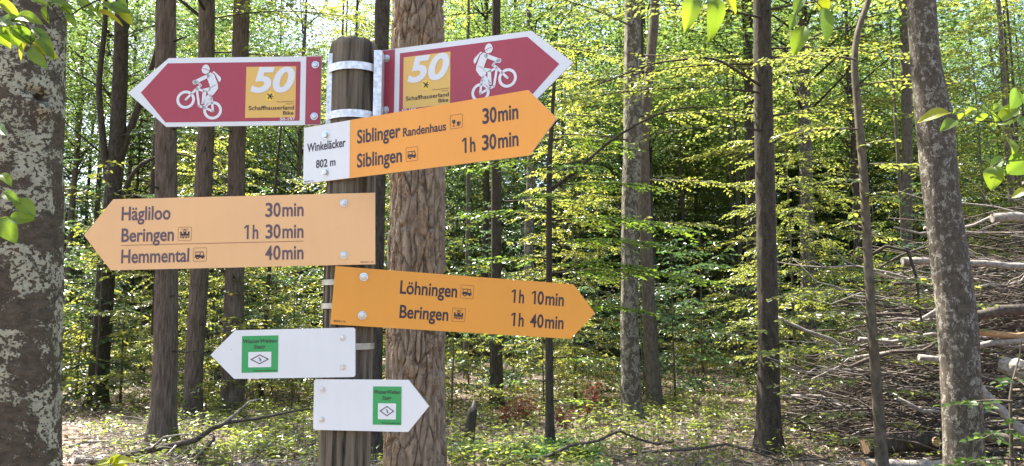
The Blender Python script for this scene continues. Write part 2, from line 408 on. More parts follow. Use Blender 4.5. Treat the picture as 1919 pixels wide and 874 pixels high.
def rounded(x0, y0, x1, y1, r, n=4):
    out = []
    for cx, cy_, a0 in ((x1 - r, y1 - r, 0), (x0 + r, y1 - r, 90), (x0 + r, y0 + r, 180), (x1 - r, y0 + r, 270)):
        out += [(cx + r * math.cos(R(a0 + 90 * k / n)), cy_ + r * math.sin(R(a0 + 90 * k / n))) for k in range(n + 1)]
    return out
def ring_polys(outer, inner):
    n = len(outer); return [[outer[i], outer[(i + 1) % n], inner[(i + 1) % n], inner[i]] for i in range(n)]
def disc(cx, cy_, r, n=24): return [(cx + r * math.cos(2 * math.pi * k / n), cy_ + r * math.sin(2 * math.pi * k / n)) for k in range(n)]
def stroke(pts, w):
    out = []
    for (ax, ay), (bx, by) in zip(pts[:-1], pts[1:]):
        l = math.hypot(bx - ax, by - ay) or 1; nx, ny = -(by - ay) / l * w / 2, (bx - ax) / l * w / 2
        out.append([(ax + nx, ay + ny), (bx + nx, by + ny), (bx - nx, by - ny), (ax - nx, ay - ny)])
    for p in pts: out.append(disc(*p, w / 2, 10))
    return out

def text_mesh(body, bold, shear):
    c = bpy.data.curves.new('lettering', 'FONT'); c.body = body; c.size = 1.0; c.offset = bold; c.shear = shear
    c.resolution_u = 5; c.fill_mode = 'FRONT'
    o = bpy.data.objects.new('lettering', c); COL.objects.link(o)
    bpy.context.view_layer.update()
    me = bpy.data.meshes.new_from_object(o.evaluated_get(bpy.context.evaluated_depsgraph_get()))
    bpy.data.objects.remove(o); bpy.data.curves.remove(c)
    co = np.zeros(len(me.vertices) * 3, np.float32); me.vertices.foreach_get('co', co)
    return me, co.reshape(-1, 3)
_cap = {}
def lettering(parent, body, x0, x1, yb, cap, mt, bold=0.02, shear=0.0, z=0.0004):
    """x0..x1 are the ends of the line in mm on the board, yb the baseline, cap the height of a capital"""
    if bold not in _cap:
        m0, c0 = text_mesh('H', bold, 0); _cap[bold] = (float(c0[:, 1].min()), float(np.ptp(c0[:, 1]))); bpy.data.meshes.remove(m0)
    me, co = text_mesh(body, bold, shear)
    low, ch = _cap[bold]
    co = co.copy()
    co[:, 0] = (co[:, 0] - co[:, 0].min()) / np.ptp(co[:, 0]) * (x1 - x0) / 1000 + x0 / 1000
    co[:, 1] = (co[:, 1] - low) / ch * cap / 1000 + yb / 1000
    co[:, 2] = z
    me.vertices.foreach_set('co', co.astype(np.float32).ravel()); me.update(); me.name = 'lettering'
    me.materials.clear()
    return obj('lettering', me, mt, parent)

mm = lambda pts: [(x / 1000, y / 1000) for x, y in pts]
def duration(parent, hours, mins, x0, x1, yb, cap, mt):
    """a walking time such as 1h 30min, set with the tight spaces of the boards"""
    w = x1 - x0
    def digits(body, a, b):
        n = len(body)
        for k, ch in enumerate(body):
            p, q = a + (b - a) * k / n, a + (b - a) * (k + .9) / n
            if ch == '1':
                c = p + (q - p) * .55; t = cap * .135
                me = multi('lettering', [mm([(c, yb), (c + t, yb), (c + t, yb + cap), (c, yb + cap)]), mm([(c, yb + cap), (c + t * .4, yb + cap), (c - cap * .17, yb + cap * .74), (c - cap * .20, yb + cap * .84)]), mm([(c, yb + cap), (c, yb + cap * .86), (c - cap * .17, yb + cap * .74), (c - cap * .12, yb + cap * .92)])], mt, parent, .0004)
            else: lettering(parent, ch, p, q, yb, cap, mt)
    if hours:
        digits(hours, x0 - w * .02, x0 + w * .075); lettering(parent, 'h', x0 + w * .127, x0 + w * .225, yb, cap, mt)
        digits(mins, x0 + w * .35, x0 + w * .62); lettering(parent, 'min', x0 + w * .64, x1, yb, cap, mt)
    else:
        digits(mins, x0, x0 + w * .42); lettering(parent, 'min', x0 + w * .445, x1, yb, cap, mt)

PX, PY = -0.3055, 1.45
signpost = thing('signpost', 'weathered round wooden signpost carrying maroon, orange and white direction boards', 'signpost', (PX, PY, 0))

# round post, cracked along the grain, with a slightly domed top
def post_mesh():
    seg = 96; zs = np.concatenate([np.linspace(-0.05, 1.3, 40), np.linspace(1.31, 2.118, 240)])
    th = np.linspace(0, 2 * np.pi, seg, endpoint=False)
    T, Z = np.meshgrid(th, zs)
    cx, sx = np.cos(T), np.sin(T)
    r = 0.0455 + (2.1 - Z) * 0.0012
    g = fbm(cx * 14 + 9, sx * 14, Z * 1.6, 21, 4)
    crack = np.clip((np.abs(vnoise(cx * 7 + 2, sx * 7, Z * 1.1, 44) - 0.5) - 0.025) / 0.03, 0, 1)
    r = r + 0.004 * (g - 0.5) - 0.0075 * (1 - crack) * (vnoise(cx * 2, sx * 2, Z * 3, 9) > .35)
    # oval knot facing the clearing
    kn = np.exp(-(((T - 4.62) * 0.046 / 0.006) ** 2 + ((Z - 2.005) / 0.012) ** 2)); r = r + 0.0016 * kn
    V = [np.stack([r * cx, r * sx, Z], -1).reshape(-1, 3)]
    lean = 0.0045
    nr = len(zs); q = []
    i = np.arange(nr - 1)[:, None] * seg; j = np.arange(seg)[None]; j2 = (j + 1) % seg
    q.append(np.stack([i + j, i + j2, i + seg + j2, i + seg + j], -1).reshape(-1, 4))
    prev = (nr - 1) * seg; tot = nr * seg
    rt = r[-1]
    for k, (s, dz) in enumerate(((0.985, 0.005), (0.93, 0.011), (0.8, 0.016), (0.5, 0.020), (0.1, 0.0215))):
        V.append(np.stack([rt * s * np.cos(th), rt * s * np.sin(th), np.full(seg, 2.118 + dz) + 0.0012 * np.sin(th * 9 + k)], -1))
        q.append(np.stack([prev + j[0], prev + j2[0], tot + j2[0], tot + j[0]], -1)); prev = tot; tot += seg
    V = np.concatenate(V); V[:, 0] -= (2.1 - V[:, 2]) * lean * -1.0 * 0.0
    return mesh('post', V, quads=np.concatenate(q), smooth=True)
obj('post', post_mesh(), M['post'], signpost)

def board(name, X, Y, Z, yaw, roll, label):
    xr = Vector((math.cos(yaw), math.sin(yaw), 0)); zz = Vector((0, 0, 1))
    x = math.cos(roll) * xr + math.sin(roll) * zz; y = -math.sin(roll) * xr + math.cos(roll) * zz; n = x.cross(y)
    mtx = Matrix(((x.x, y.x, n.x, X - PX), (x.y, y.y, n.y, Y - PY), (x.z, y.z, n.z, Z), (0, 0, 0, 1)))
    return mtx, label
def arrow(H, L, T, s, r=0.0):
    h = H / 2
    if r == 0: return [(0, h), (s * L, h), (s * T, 0), (s * L, -h), (0, -h)]
    return [(s * r * .3, h - r * .3 + r * .0), (s * r, h), (s * L, h), (s * T, 0), (s * L, -h), (s * r, -h), (s * r * .3, -h + r * .3), (0, -h + r), (0, h - r)]
def make_board(outline, mt, pose, label):
    o = sheet('sign_board', outline, mt, signpost, 0.0, 0.0028, label); o.matrix_local = pose
    return o
def bolt(parent, x, y, r=5.6, h=4.2):
    """domed hexagon bolt on a washer"""
    v = []; f = []
    def ring(rad, z, n=18, hexa=False):
        b = len(v)
        for k in range(n):
            a = 2 * math.pi * k / n + .3
            q = rad
            if hexa: q = rad * math.cos(math.pi / 6) / math.cos((a % (math.pi / 3)) - math.pi / 6)
            v.append((x / 1000 + q * math.cos(a) / 1000, y / 1000 + q * math.sin(a) / 1000, z / 1000))
        return b
    rs = [ring(r * 1.32, 0.1), ring(r * 1.3, 1.1), ring(r * .98, 1.15, hexa=True), ring(r * .96, h * .8, hexa=True), ring(r * .78, h), ring(r * .3, h * 1.08)]
    for a, b in zip(rs[:-1], rs[1:]):
        for k in range(18): f.append([a + k, a + (k + 1) % 18, b + (k + 1) % 18, b + k])
    f.append([rs[-1] + k for k in range(18)])
    return obj('bolt', mesh('bolt', v, faces=f), M['bolt'], parent)

def bus_icon(parent, x0, y1, s=25.2, z=0.0005):
    k = s / 25.2
    P = lambda pts: [((x0 + a * k) / 1000, (y1 - b * k) / 1000) for a, b in pts]
    fr = ring_polys(mm(rounded(x0, y1 - s, x0 + s, y1, 2.2)), mm(rounded(x0 + .7, y1 - s + .7, x0 + s - .7, y1 - .7, 1.7)))
    multi('icon_frame', fr, M['ink_soft'], parent, z)
    body = [P([(3.2, 7.2), (19, 7.2), (19, 8.4), (3.2, 8.4)]), P([(3.6, 14), (21, 14), (21.4, 18.2), (3.6, 18.2)]), P([(12.6, 8.4), (13.8, 8.4), (13.8, 14), (12.6, 14)]),
            P([(17.6, 8.4), (19, 8.4), (20.8, 14), (19.4, 14)]), P([(4.2, 12.6), (12.6, 12.6), (12.6, 14), (4.2, 14)]), P([(4.4, 8.4), (5.2, 8.4), (5.2, 12.6), (4.4, 12.6)]),
            [((x0 + (8.6 + 3.1 * math.cos(t)) * k) / 1000, (y1 - (18.2 - 3.1 * math.sin(t)) * k) / 1000) for t in np.linspace(math.pi, 2 * math.pi, 12)],
            [((x0 + (17.4 + 2.2 * math.cos(t)) * k) / 1000, (y1 - (18.2 - 2.2 * math.sin(t)) * k) / 1000) for t in np.linspace(math.pi, 2 * math.pi, 12)]]
    multi('bus_symbol', body, M['ink'], parent, z)
    multi('symbol_hub', [[((x0 + (8.6 + 1.2 * math.cos(t)) * k) / 1000, (y1 - (18.4 - 1.2 * math.sin(t)) * k) / 1000) for t in np.linspace(0, 2 * math.pi, 12, endpoint=False)]], M['orange'], parent, z + .0002)
def train_icon(parent, x0, y1, s=25.2, z=0.0005):
    k = s / 25.2
    P = lambda pts: [((x0 + a * k) / 1000, (y1 - b * k) / 1000) for a, b in pts]
    fr = ring_polys(mm(rounded(x0, y1 - s, x0 + s, y1, 2.2)), mm(rounded(x0 + .7, y1 - s + .7, x0 + s - .7, y1 - .7, 1.7)))
    multi('icon_frame', fr, M['ink_soft'], parent, z)
    body = [P([(4, 12.4), (21.2, 12.4), (21.2, 16.2), (4, 16.2)]), P([(4, 8.6), (7, 8.6), (7, 12.4), (4, 12.4)]), P([(10, 8.6), (15.2, 8.6), (15.2, 12.4), (10, 12.4)]), P([(18.2, 8.6), (21.2, 8.6), (21.2, 12.4), (18.2, 12.4)]),
            P([(3.6, 17.6), (21.6, 17.6), (21.6, 18.6), (3.6, 18.6)]), P([(4.6, 18.6), (7, 18.6), (6.4, 20.4), (5, 20.4)]), P([(18.2, 18.6), (20.6, 18.6), (20.2, 20.4), (18.8, 20.4)]),
            P([(8.6, 18.6), (11.4, 18.6), (11, 20.8), (9, 20.8)]), P([(13.6, 18.6), (16.4, 18.6), (16, 20.8), (14, 20.8)]), P([(11.6, 4.6), (13.6, 4.6), (9.6, 8.6), (8.4, 8.6)]), P([(11.6, 4.6), (13.6, 4.6), (16.8, 8.6), (15.6, 8.6)]), P([(5, 3.6), (20, 3.6), (20, 4.2), (5, 4.2)])]
    multi('train_symbol', body, M['ink'], parent, z)
def glass_icon(parent, x0, y1, s=24.6, z=0.0005):
    k = s / 25.2
    P = lambda pts: [((x0 + a * k) / 1000, (y1 - b * k) / 1000) for a, b in pts]
    fr = ring_polys(mm(rounded(x0, y1 - s, x0 + s, y1, 2.2)), mm(rounded(x0 + .7, y1 - s + .7, x0 + s - .7, y1 - .7, 1.7)))
    multi('icon_frame', fr, M['ink_soft'], parent, z)
    body = [P([(4.4, 9.2), (10.4, 9.2), (10.6, 12.4), (9.6, 15.2), (7.4, 16.4), (5.2, 15.2), (4.2, 12.4)]), P([(6.9, 16.2), (7.9, 16.2), (7.9, 20.2), (6.9, 20.2)]), P([(4.6, 20.2), (10.2, 20.2), (10.2, 21), (4.6, 21)]),
            P([(13.6, 13.2), (19.2, 13.2), (19, 18.4), (18, 19.6), (14.8, 19.6), (13.8, 18.4)]), P([(12.4, 20.2), (20.4, 20.2), (20.4, 21), (12.4, 21)])]
    ou = [((x0 + (19.4 + 2.2 * math.cos(t)) * k) / 1000, (y1 - (15.6 - 2.2 * math.sin(t)) * k) / 1000) for t in np.linspace(-1.5, 1.5, 10)]
    inn = [((x0 + (19.4 + 1.2 * math.cos(t)) * k) / 1000, (y1 - (15.6 - 1.2 * math.sin(t)) * k) / 1000) for t in np.linspace(-1.5, 1.5, 10)]
    body += [[ou[i], ou[i + 1], inn[i + 1], inn[i]] for i in range(9)]
    multi('glass_and_cup_symbol', body, M['ink'], parent, z)

def cyclist(parent, s, z=0.0009):
    """the white mountain biker, measured on the left-hand board; s mirrors it for the other one"""
    Q = lambda pts: [(-s * x / 1000, y / 1000) for x, y in pts]
    polys = []
    for cx, cy_ in ((-260.3, -15.3), (-207.6, -37.2)):
        polys += ring_polys(Q(disc(cx, cy_, 18.0, 32)), Q(disc(cx, cy_, 12.6, 32)))
    w = 4.6 / 1000
    for line in ([(-260, -15), (-239, 7), (-232, 12), (-235.5, 16), (-240, 19)], [(-239.6, 5), (-234, -28), (-226, -31)], [(-238, 5.5), (-226, 1.2)], [(-227, -30), (-207, -39)], [(-207, -39), (-210.4, -13)], [(-226, -30.5), (-210, -14)]):
        polys += stroke(Q(line), w)
    multi('bicycle_symbol', polys, M['white'], parent, z)
    body = []
    body += stroke(Q([(-243.5, 19.2), (-218, 31.5)]), .0075) + [Q(disc(-243.8, 19, 4.6, 14))]        # arm and hand
    body += [Q([(-221, 34), (-214, 38), (-207, 34), (-199.5, 15), (-213.5, 6), (-215.5, 14), (-221, 28)])]  # back
    body += [Q([(-215.5, 8), (-199.3, 16), (-198.4, 6), (-205, -4), (-213, -11.5), (-219, -2)])]      # hip
    body += [Q([(-227.6, 5.6), (-213.5, 9), (-212, 2), (-222, 0), (-228, 2.5)])]                       # thigh
    body += [Q([(-228, 4), (-221, 2), (-221.4, -10), (-223.5, -24), (-229.6, -24.5)])]                 # shin
    body += [Q([(-229.6, -22), (-223, -24), (-212, -12), (-210, -7), (-217, -5)])]                     # other leg
    multi('rider_symbol', body, M['white'], parent, z)
    head = Q([(-223.5 + 8.0 * math.cos(t) * (1 if math.sin(t) < .2 else .92), 44.5 + 9.4 * math.sin(t)) for t in np.linspace(0, 2 * math.pi, 22, endpoint=False)])
    multi('rider_head_symbol', [head], M['white'], parent, z)
    multi('helmet_line', stroke(Q([(-229.5, 46.2), (-223, 44.6), (-215.6, 41.2)]), .0009), M['maroon'], parent, z + .0003)
    multi('rucksack_symbol', [Q([(-211, 38.2), (-207.5, 40.4), (-194.8, 29), (-193.2, 24), (-195.2, 18.6), (-198, 20.2), (-205.5, 35)])], M['white'], parent, z)

def bike_board(s, H, L, T, pose, label, code):
    o = make_board(arrow(H, L, T, s), M['white'], pose, label)
    sheet('maroon_panel', mm([(s * 40.2, 57.5), (s * 298, 57.5), (s * (T * 1000 - 25), 0), (s * 298, -59.5), (s * 40.2, -59.5)]), M['maroon'], o, .0003)
    sheet('maroon_end_strip', mm([(s * 0.3, 67.2), (s * 29.5, 67.2), (s * 29.5, -67.2), (s * 0.3, -67.2)]), M['maroon'], o, .0003)
    bolt(o, s * 11.5, 50.6); bolt(o, s * 12, -51.4)
    a, b = (-145, -48.6) if s < 0 else (48.6, 146.6)
    sheet('route_sticker', mm([(a, -52.8), (b, -52.8), (b, 48.2), (a, 48.2)]), M['ochre'], o, .0006)
    lettering(o, '50', a + 9, b - 1.5, -3.6, 50.6, M['white'], bold=.035, shear=.22, z=.0012)
    cx, cy_ = (a + b) / 2 - 1, -10.8
    multi('yellow_emblem', [mm([(cx - 9, cy_ - 7.5), (cx + 5.5, cy_ - 10.5), (cx + 9, cy_ + 6), (cx - 5, cy_ + 10)])], M['yellow'], o, .0009)
    em = stroke(mm([(cx - 4.4, cy_ + 4.6), (cx + .4, cy_ - .4), (cx + 3.4, cy_ - 5.2)]), .0022) + stroke(mm([(cx + 3.6, cy_ + 4.8), (cx - .4, cy_), (cx - 3.6, cy_ - 4.2)]), .0020) + [mm(disc(cx + 5.2, cy_ - .6, 1.1, 8))] + stroke(mm([(cx - 1, cy_ - 1), (cx + 4, cy_ + .4)]), .0016)
    multi('animal_emblem', em, M['ink'], o, .0014)
    lettering(o, 'Mountainbikeland', b - 35.5, b - 3.5, -22.8, 2.0, M['ink_soft'], bold=.02, z=.0012)
    lettering(o, 'Schweiz', b - 17.5, b - 3.5, -27.2, 2.0, M['ink_soft'], bold=.02, z=.0012)
    lettering(o, 'Schaffhauserland', a + 6.5, b - 2.6, -37.6, 8.0, M['ink'], bold=.012, z=.0012)
    lettering(o, 'Bike', b - 23.5, b - 3.2, -47.6, 7.2, M['ink'], bold=.012, z=.0012)
    lettering(o, code, *((-77.8, -49.0) if s < 0 else (46.6, 76.5)), -58.9 if s < 0 else -59.0, 5.6, M['white'], bold=.02, z=.0009)
    cyclist(o, s)
    return o

bike_board(-1, .136, .2966, .3727, board('b', -.3678, 1.45, 2.0393, -.0072, .0115, '')[0], 'maroon board with white border and rider pointing left, code 50-197', '50-197')
bike_board(1, .136, .3057, .3827, board('b', -.2527, 1.45, 2.0504, -.3458, 0.0, '')[0], 'maroon board with white border and rider, its lower edge behind an orange board', '50-198')

# orange board with the white name field
o = make_board(arrow(.1083, .4712, .5203, 1), M['orange'], board('b', -.3934, 1.435, 1.9075, -.4675, .02, '')[0], 'orange arrow board with a white name field, Siblinger Randenhaus')
sheet('name_field', mm([(0.4, 53.7), (109.5, 53.7), (109.5, -53.7), (0.4, -53.7)]), M['white'], o, .0004)
bolt(o, 53.2, 33.1, r=6.4); bolt(o, 53.3, -37.6, r=6.4)
lettering(o, 'Winkeläcker', 9, 100, 5.6, 16.6, M['ink'], z=.0008)
lettering(o, '802 m', 31, 77, -27.2, 15.0, M['ink'], z=.0008)
lettering(o, 'Siblinger', 126, 221, 7.6, 25.2, M['ink'])
lettering(o, 'Randenhaus', 226.3, 315, 7.6, 15.6, M['ink'])
glass_icon(o, 323.2, 32.6)
duration(o, '', '30', 386, 452.6, 8.6, 26.5, M['ink'])
lettering(o, 'Siblingen', 126, 224, -37, 25.8, M['ink'])
bus_icon(o, 232.4, -12.8)
duration(o, '1', '30', 348.4, 452, -36.2, 26, M['ink'])
lettering(o, '802761-12', 3.4, 25, -51.6, 2.6, M['ink'], bold=.02, z=.0008)

o = make_board(arrow(.1309, .4848, .5367, -1), M['orange_glare'], board('b', -.2486, 1.3954, 1.7652, -.0285, .0206, '')[0], 'orange arrow board with painted-in sky glare and three destinations, Hägliloo, Beringen and Hemmental')
bolt(o, -57.2, 47.7, r=5.4); bolt(o, -56.8, -47.5, r=5.4)
lettering(o, 'Hägliloo', -468, -377, 25.2, 25.6, M['ink_grey_and_glare']); duration(o, '', '30', -201.5, -131.2, 25.4, 26, M['ink_grey_and_glare'])
lettering(o, 'Beringen', -466.8, -369.5, -14.4, 25.2, M['ink_grey_and_glare']); duration(o, '1', '30', -238, -131, -14.4, 26, M['ink_grey_and_glare'])
lettering(o, 'Hemmental', -465.8, -340.3, -53.6, 25.4, M['ink_grey_and_glare']); duration(o, '', '40', -200.6, -130.6, -53.4, 26, M['ink_grey_and_glare'])
sheet('dividing_line', mm([(-466.8, -19.9), (-130.8, -19.9), (-130.8, -20.9), (-466.8, -20.9)]), M['ink_soft'], o, .0004)
train_icon(o, -362, 10.8); bus_icon(o, -333.2, -28.0)
lettering(o, '802761-18', -26.6, -3.4, -62.4, 2.6, M['ink_soft'], bold=.02)

o = make_board(arrow(.1045, .4493, .4954, 1), M['orange'], board('b', -.3214, 1.3919, 1.6442, .2265, -.0632, '')[0], 'deep orange arrow board drooping slightly, Löhningen and Beringen')
bolt(o, 51.5, 36.5, r=6.0); bolt(o, 54.5, -32.8, r=6.0)
lettering(o, 'Löhningen', 118.6, 224.4, 10.8, 24.4, M['ink']); duration(o, '1', '10', 330, 431.5, 8.7, 25.4, M['ink'])
lettering(o, 'Beringen', 121.2, 211, -33.2, 24.0, M['ink']); duration(o, '1', '40', 332, 433.3, -35, 25.4, M['ink'])
bus_icon(o, 230.3, 35.6); train_icon(o, 217.2, -8)
lettering(o, '802761-16', 5.6, 26.3, -47.4, 3.0, M['ink'], bold=.02)

def green_board(s, H, L, T, pose, gx0, gx1, label):
    o = make_board(arrow(H, L, T, s, .004), M['white'], pose, label)
    bolt(o, s * (23.4 if s < 0 else 16.6), 26, r=3.8, h=2.2); bolt(o, s * (23 if s < 0 else 16.2), -26, r=3.8, h=2.2)
    w = gx1 - gx0; k = w / 69.0
    sheet('green_sticker', mm([(gx0, -33), (gx1, -33), (gx1, 32.8), (gx0, 32.8)]), M['green'], o, .0004)
    lettering(o, 'WasserWelten', gx0 + 2.4 * k, gx1 - 2.8 * k, 20, 6.8, M['ink'], bold=.012, shear=.22, z=.0008)
    lettering(o, 'Steig', gx0 + 22.6 * k, gx1 - 24 * k, 9.6, 7.0, M['ink'], bold=.012, shear=.22, z=.0008)
    sheet('white_label', mm(rounded(gx0 + 12.8 * k, -23.6, gx1 - 12.6 * k, 3.9, 1.4)), M['white'], o, .0008)
    cx = (gx0 + gx1) / 2; a, b = 18.2 * k, 8.8
    ou = mm([(cx - a, -9.4), (cx, -9.4 + b), (cx + a, -9.4), (cx, -9.4 - b)]); inn = mm([(cx - a * .78, -9.4), (cx, -9.4 + b * .78), (cx + a * .78, -9.4), (cx, -9.4 - b * .78)])
    multi('diamond_symbol', ring_polys(ou, inn), M['ink_grey_and_glare'], o, .0012)
    multi('drop_emblem', [mm([(cx - 3 * k, -6.2), (cx + .6 * k, -6.6), (cx + 3.2 * k, -10), (cx + 2.6 * k, -13), (cx - .2 * k, -12.6), (cx - .4 * k, -9)])], plain('blue_print', (.12, .17, .24)), o, .0012)
    lettering(o, 'Schwarzwaldverein', gx0 + 22.5 * k, gx1 - 2.2 * k, -31.0, 3.0, M['ink'], bold=.01, shear=.2, z=.0008)
    return o
green_board(-1, .0873, .2259, .2724, board('b', -.2793, 1.3935, 1.5427, -.1199, .0235, '')[0], -212.2, -143.3, 'white arrow board pointing left with a square green sticker')
green_board(1, .0888, .1782, .2159, board('b', -.3541, 1.4064, 1.45, -.2152, .0084, '')[0], 112.8, 165.6, 'white arrow board pointing right with a narrow green sticker')

# galvanised clamp rails on either side of the post and the straps that pull them together
def rail(x0, x1, z0, z1, yf, depth, tilt):
    """an upright channel with two slots cut for the straps"""
    v = []; f = []
    def box(a, b, c, d, e, g):
        k = len(v)
        v.extend([(a, c, e), (b, c, e), (b, d, e), (a, d, e), (a, c, g), (b, c, g), (b, d, g), (a, d, g)])
        f.extend([[k, k + 1, k + 5, k + 4], [k + 1, k + 2, k + 6, k + 5], [k + 2, k + 3, k + 7, k + 6], [k + 3, k, k + 4, k + 7], [k + 3, k + 2, k + 1, k], [k + 4, k + 5, k + 6, k + 7]])
    box(x0, x1, yf, yf + .003, z0, z1)
    box(x0, x0 + .003, yf + .003, yf + depth, z0, z1); box(x1 - .003, x1, yf + .003, yf + depth, z0, z1)
    me = mesh('clamp_rail', v, faces=f); o = obj('clamp_rail', me, M['steel'], signpost)
    b = o.modifiers.new('bevel', 'BEVEL'); b.width = .0008; b.segments = 2; b.limit_method = 'ANGLE'
    o.rotation_euler = (0, tilt, 0)
    return o
rail(-.0645, -.0470, 1.950, 2.102, -.030, .040, 0.010)
rail(.0440, .0595, 1.962, 2.108, -.032, .046, 0.0)
def strap(z, half, r=.0492, w=.0145, a0=205, a1=335, rise=0.0, mt='steel'):
    v = []; f = []; n = 30
    for k in range(n + 1):
        a = R(a0 + (a1 - a0) * k / n); zz = z + rise * (k / n - .5)
        for rr in (r, r + .0016):
            v += [(rr * math.cos(a), rr * math.sin(a), zz - w / 2), (rr * math.cos(a), rr * math.sin(a), zz + w / 2)]
    for k in range(n):
        b = 4 * k; c = b + 4
        f += [[b + 2, c + 2, c + 3, b + 3], [b + 1, c + 1, c, b], [b + 3, c + 3, c + 1, b + 1], [b, c, c + 2, b + 2]]
    f += [[0, 2, 3, 1], [4 * n + 1, 4 * n + 3, 4 * n + 2, 4 * n]]
    return obj('strap', mesh('strap', v, faces=f, smooth=False), M[mt], signpost)
strap(2.073, 0, rise=.004); strap(1.981, 0, rise=.003)
strap(1.552, 0, r=.0478, w=.0115, a0=180, a1=372, mt='dull')
strap(1.625, 0, r=.0478, w=.010, a0=150, a1=330, mt='dull'); strap(1.668, 0, r=.0478, w=.010, a0=150, a1=330, mt='dull')

# ---------------------------------------------------------------- tree prototypes
def beech_parts(seed, H, r0, h0, n_limbs, spread, leaf, twig_gap, leaf_gap, rise=(12, 50), bend=0.0, limb_len=None, simple=False, trunk=True, prof=None, seg=7):
    """a young beech: stem, limbs that level out, flat sprays of leaves.  Returns wood mesh, leaf mesh."""
    g = np.random.default_rng(seed); W = Wood(); Lv = Leaves()
    zz = np.linspace(0, H, 14)
    wob = np.cumsum(g.normal(0, .012 * H / 8 + bend * .02, (14, 2)), axis=0); wob -= wob[0]
    stem = np.column_stack([wob[:, 0], wob[:, 1], zz]); stem[0, 2] = -.1
    if trunk: W.tube(stem, r0 * (1 - zz / H * .9) + r0 * .35 * np.exp(-zz / .25), seg)
    az = g.random() * 6.28
    for i in range(n_limbs):
        t = (i + g.random() * .7) / n_limbs; h = h0 + (H - h0) * t
        az += 2.4 + g.normal(0, .35)
        Ln = spread * ((prof(t) if prof else (1 - t) ** .6 * .85 + .15)) * g.uniform(.65, 1.15)
        el = R(rise[0] + (rise[1] - rise[0]) * t + g.normal(0, 7))
        p0 = np.array([np.interp(h, zz, stem[:, 0]), np.interp(h, zz, stem[:, 1]), h])
        s = np.linspace(0, 1, 7)
        hd = np.array([math.cos(az), math.sin(az)]); sd = np.array([-hd[1], hd[0]]); cv = g.normal(0, .14)
        rr = Ln * s * math.cos(el * .7)
        pts = np.column_stack([p0[0] + hd[0] * rr + sd[0] * cv * Ln * s * s, p0[1] + hd[1] * rr + sd[1] * cv * Ln * s * s,
                               p0[2] + Ln * (math.sin(el) * s - (.18 + .5 * math.sin(el)) * s * s * .75)])
        W.tube(pts, r0 * .32 * (1 - t * .6) * (1 - s * .85), 4)
        nt_ = max(3, int(Ln / twig_gap))
        for k in range(nt_):
            u = .12 + .88 * (k + g.random() * .6) / nt_
            b = np.array([np.interp(u, s, pts[:, c]) for c in range(3)])
            d0 = norm(np.array([np.interp(min(1, u + .05), s, pts[:, c]) - np.interp(max(0, u - .05), s, pts[:, c]) for c in range(3)]))
            a = (1 if k % 2 else -1) * R(g.uniform(35, 62)) * (1 - u * .55)
            if k == nt_ - 1: a = 0.0
            d = np.array([d0[0] * math.cos(a) - d0[1] * math.sin(a), d0[0] * math.sin(a) + d0[1] * math.cos(a), d0[2] * .5 + g.normal(-.04, .2)]); d = norm(d)
            tl = (Ln * .42 * (1 - u * .55) + leaf * 1.5) * g.uniform(.7, 1.2)
            m = max(3, int(tl / leaf_gap))
            q = (np.arange(m) + g.random(m) * .5) / m
            P = b + d * (tl * q)[:, None]; P[:, 2] -= tl * .16 * q * q
            sg = np.where(np.arange(m) % 2 == 0, 1, -1)
            sv = norm(np.array([-d[1], d[0], 0.0]))
            ang = R(48) + g.normal(0, .25, m)
            D = d[None] * np.cos(ang)[:, None] + sv[None] * (np.sin(ang) * sg)[:, None]; D[:, 2] += g.normal(-.18, .28, m)
            tl0 = g.normal(0, .3, 2); Nn = np.column_stack([g.normal(tl0[0], .5, m), g.normal(tl0[1] - .12, .5, m), np.ones(m)])
            Lv.add(P, D, Nn, leaf * g.uniform(.6, 1.3, m), leaf * .74 * g.uniform(.75, 1.1, m))
            if tl > .3: W.tube(np.array([b, b + d * tl * .5 - [0, 0, tl * .04], b + d * tl * .9 - [0, 0, tl * .13]]), [.006, .004, .002], 3)
    return W.mesh('trunk'), Lv.mesh('crown', simple, seed)

def fir_parts(seed, H, r0, spread, n_whorl=34):
    g = np.random.default_rng(seed); W = Wood(); Lv = Leaves()
    W.tube([(0, 0, -.1), (0, 0, H * .5), (0, 0, H)], [r0, r0 * .6, .01], 7)
    for i in range(n_whorl):
        t = (i + g.random() * .4) / n_whorl; h = .6 + (H - .6) * t
        for j in range(6):
            a = j * 1.047 + i * .5 + g.normal(0, .15); Ln = spread * (1 - t) ** .85 * g.uniform(.75, 1.1) + .12
            hd = np.array([math.cos(a), math.sin(a), 0]); sd = np.array([-hd[1], hd[0], 0])
            s = np.linspace(0, 1, 4); pts = np.array([0, 0, h]) + hd * (Ln * s)[:, None]; pts[:, 2] -= Ln * (.28 * s - .1 * s * s)
            W.tube(pts, [.02, .014, .008, .003], 3)
            m = max(4, int(Ln / .075)); u = (np.arange(m) + g.random(m)) / m
            for sg in (-1, 1):
                P = np.column_stack([np.interp(u, s, pts[:, c]) for c in range(3)])
                D = hd * .75 + sd * sg * .7 + np.column_stack([np.zeros(m), np.zeros(m), g.normal(-.18, .12, m)])
                Lv.add(P, D, np.column_stack([g.normal(0, .25, m), g.normal(0, .25, m), np.ones(m)]), (.16 + .22 * Ln * (1 - u) / 2.2) * g.uniform(.8, 1.2, m), .055)
    return W.mesh('trunk'), Lv.mesh('crown', True, seed)

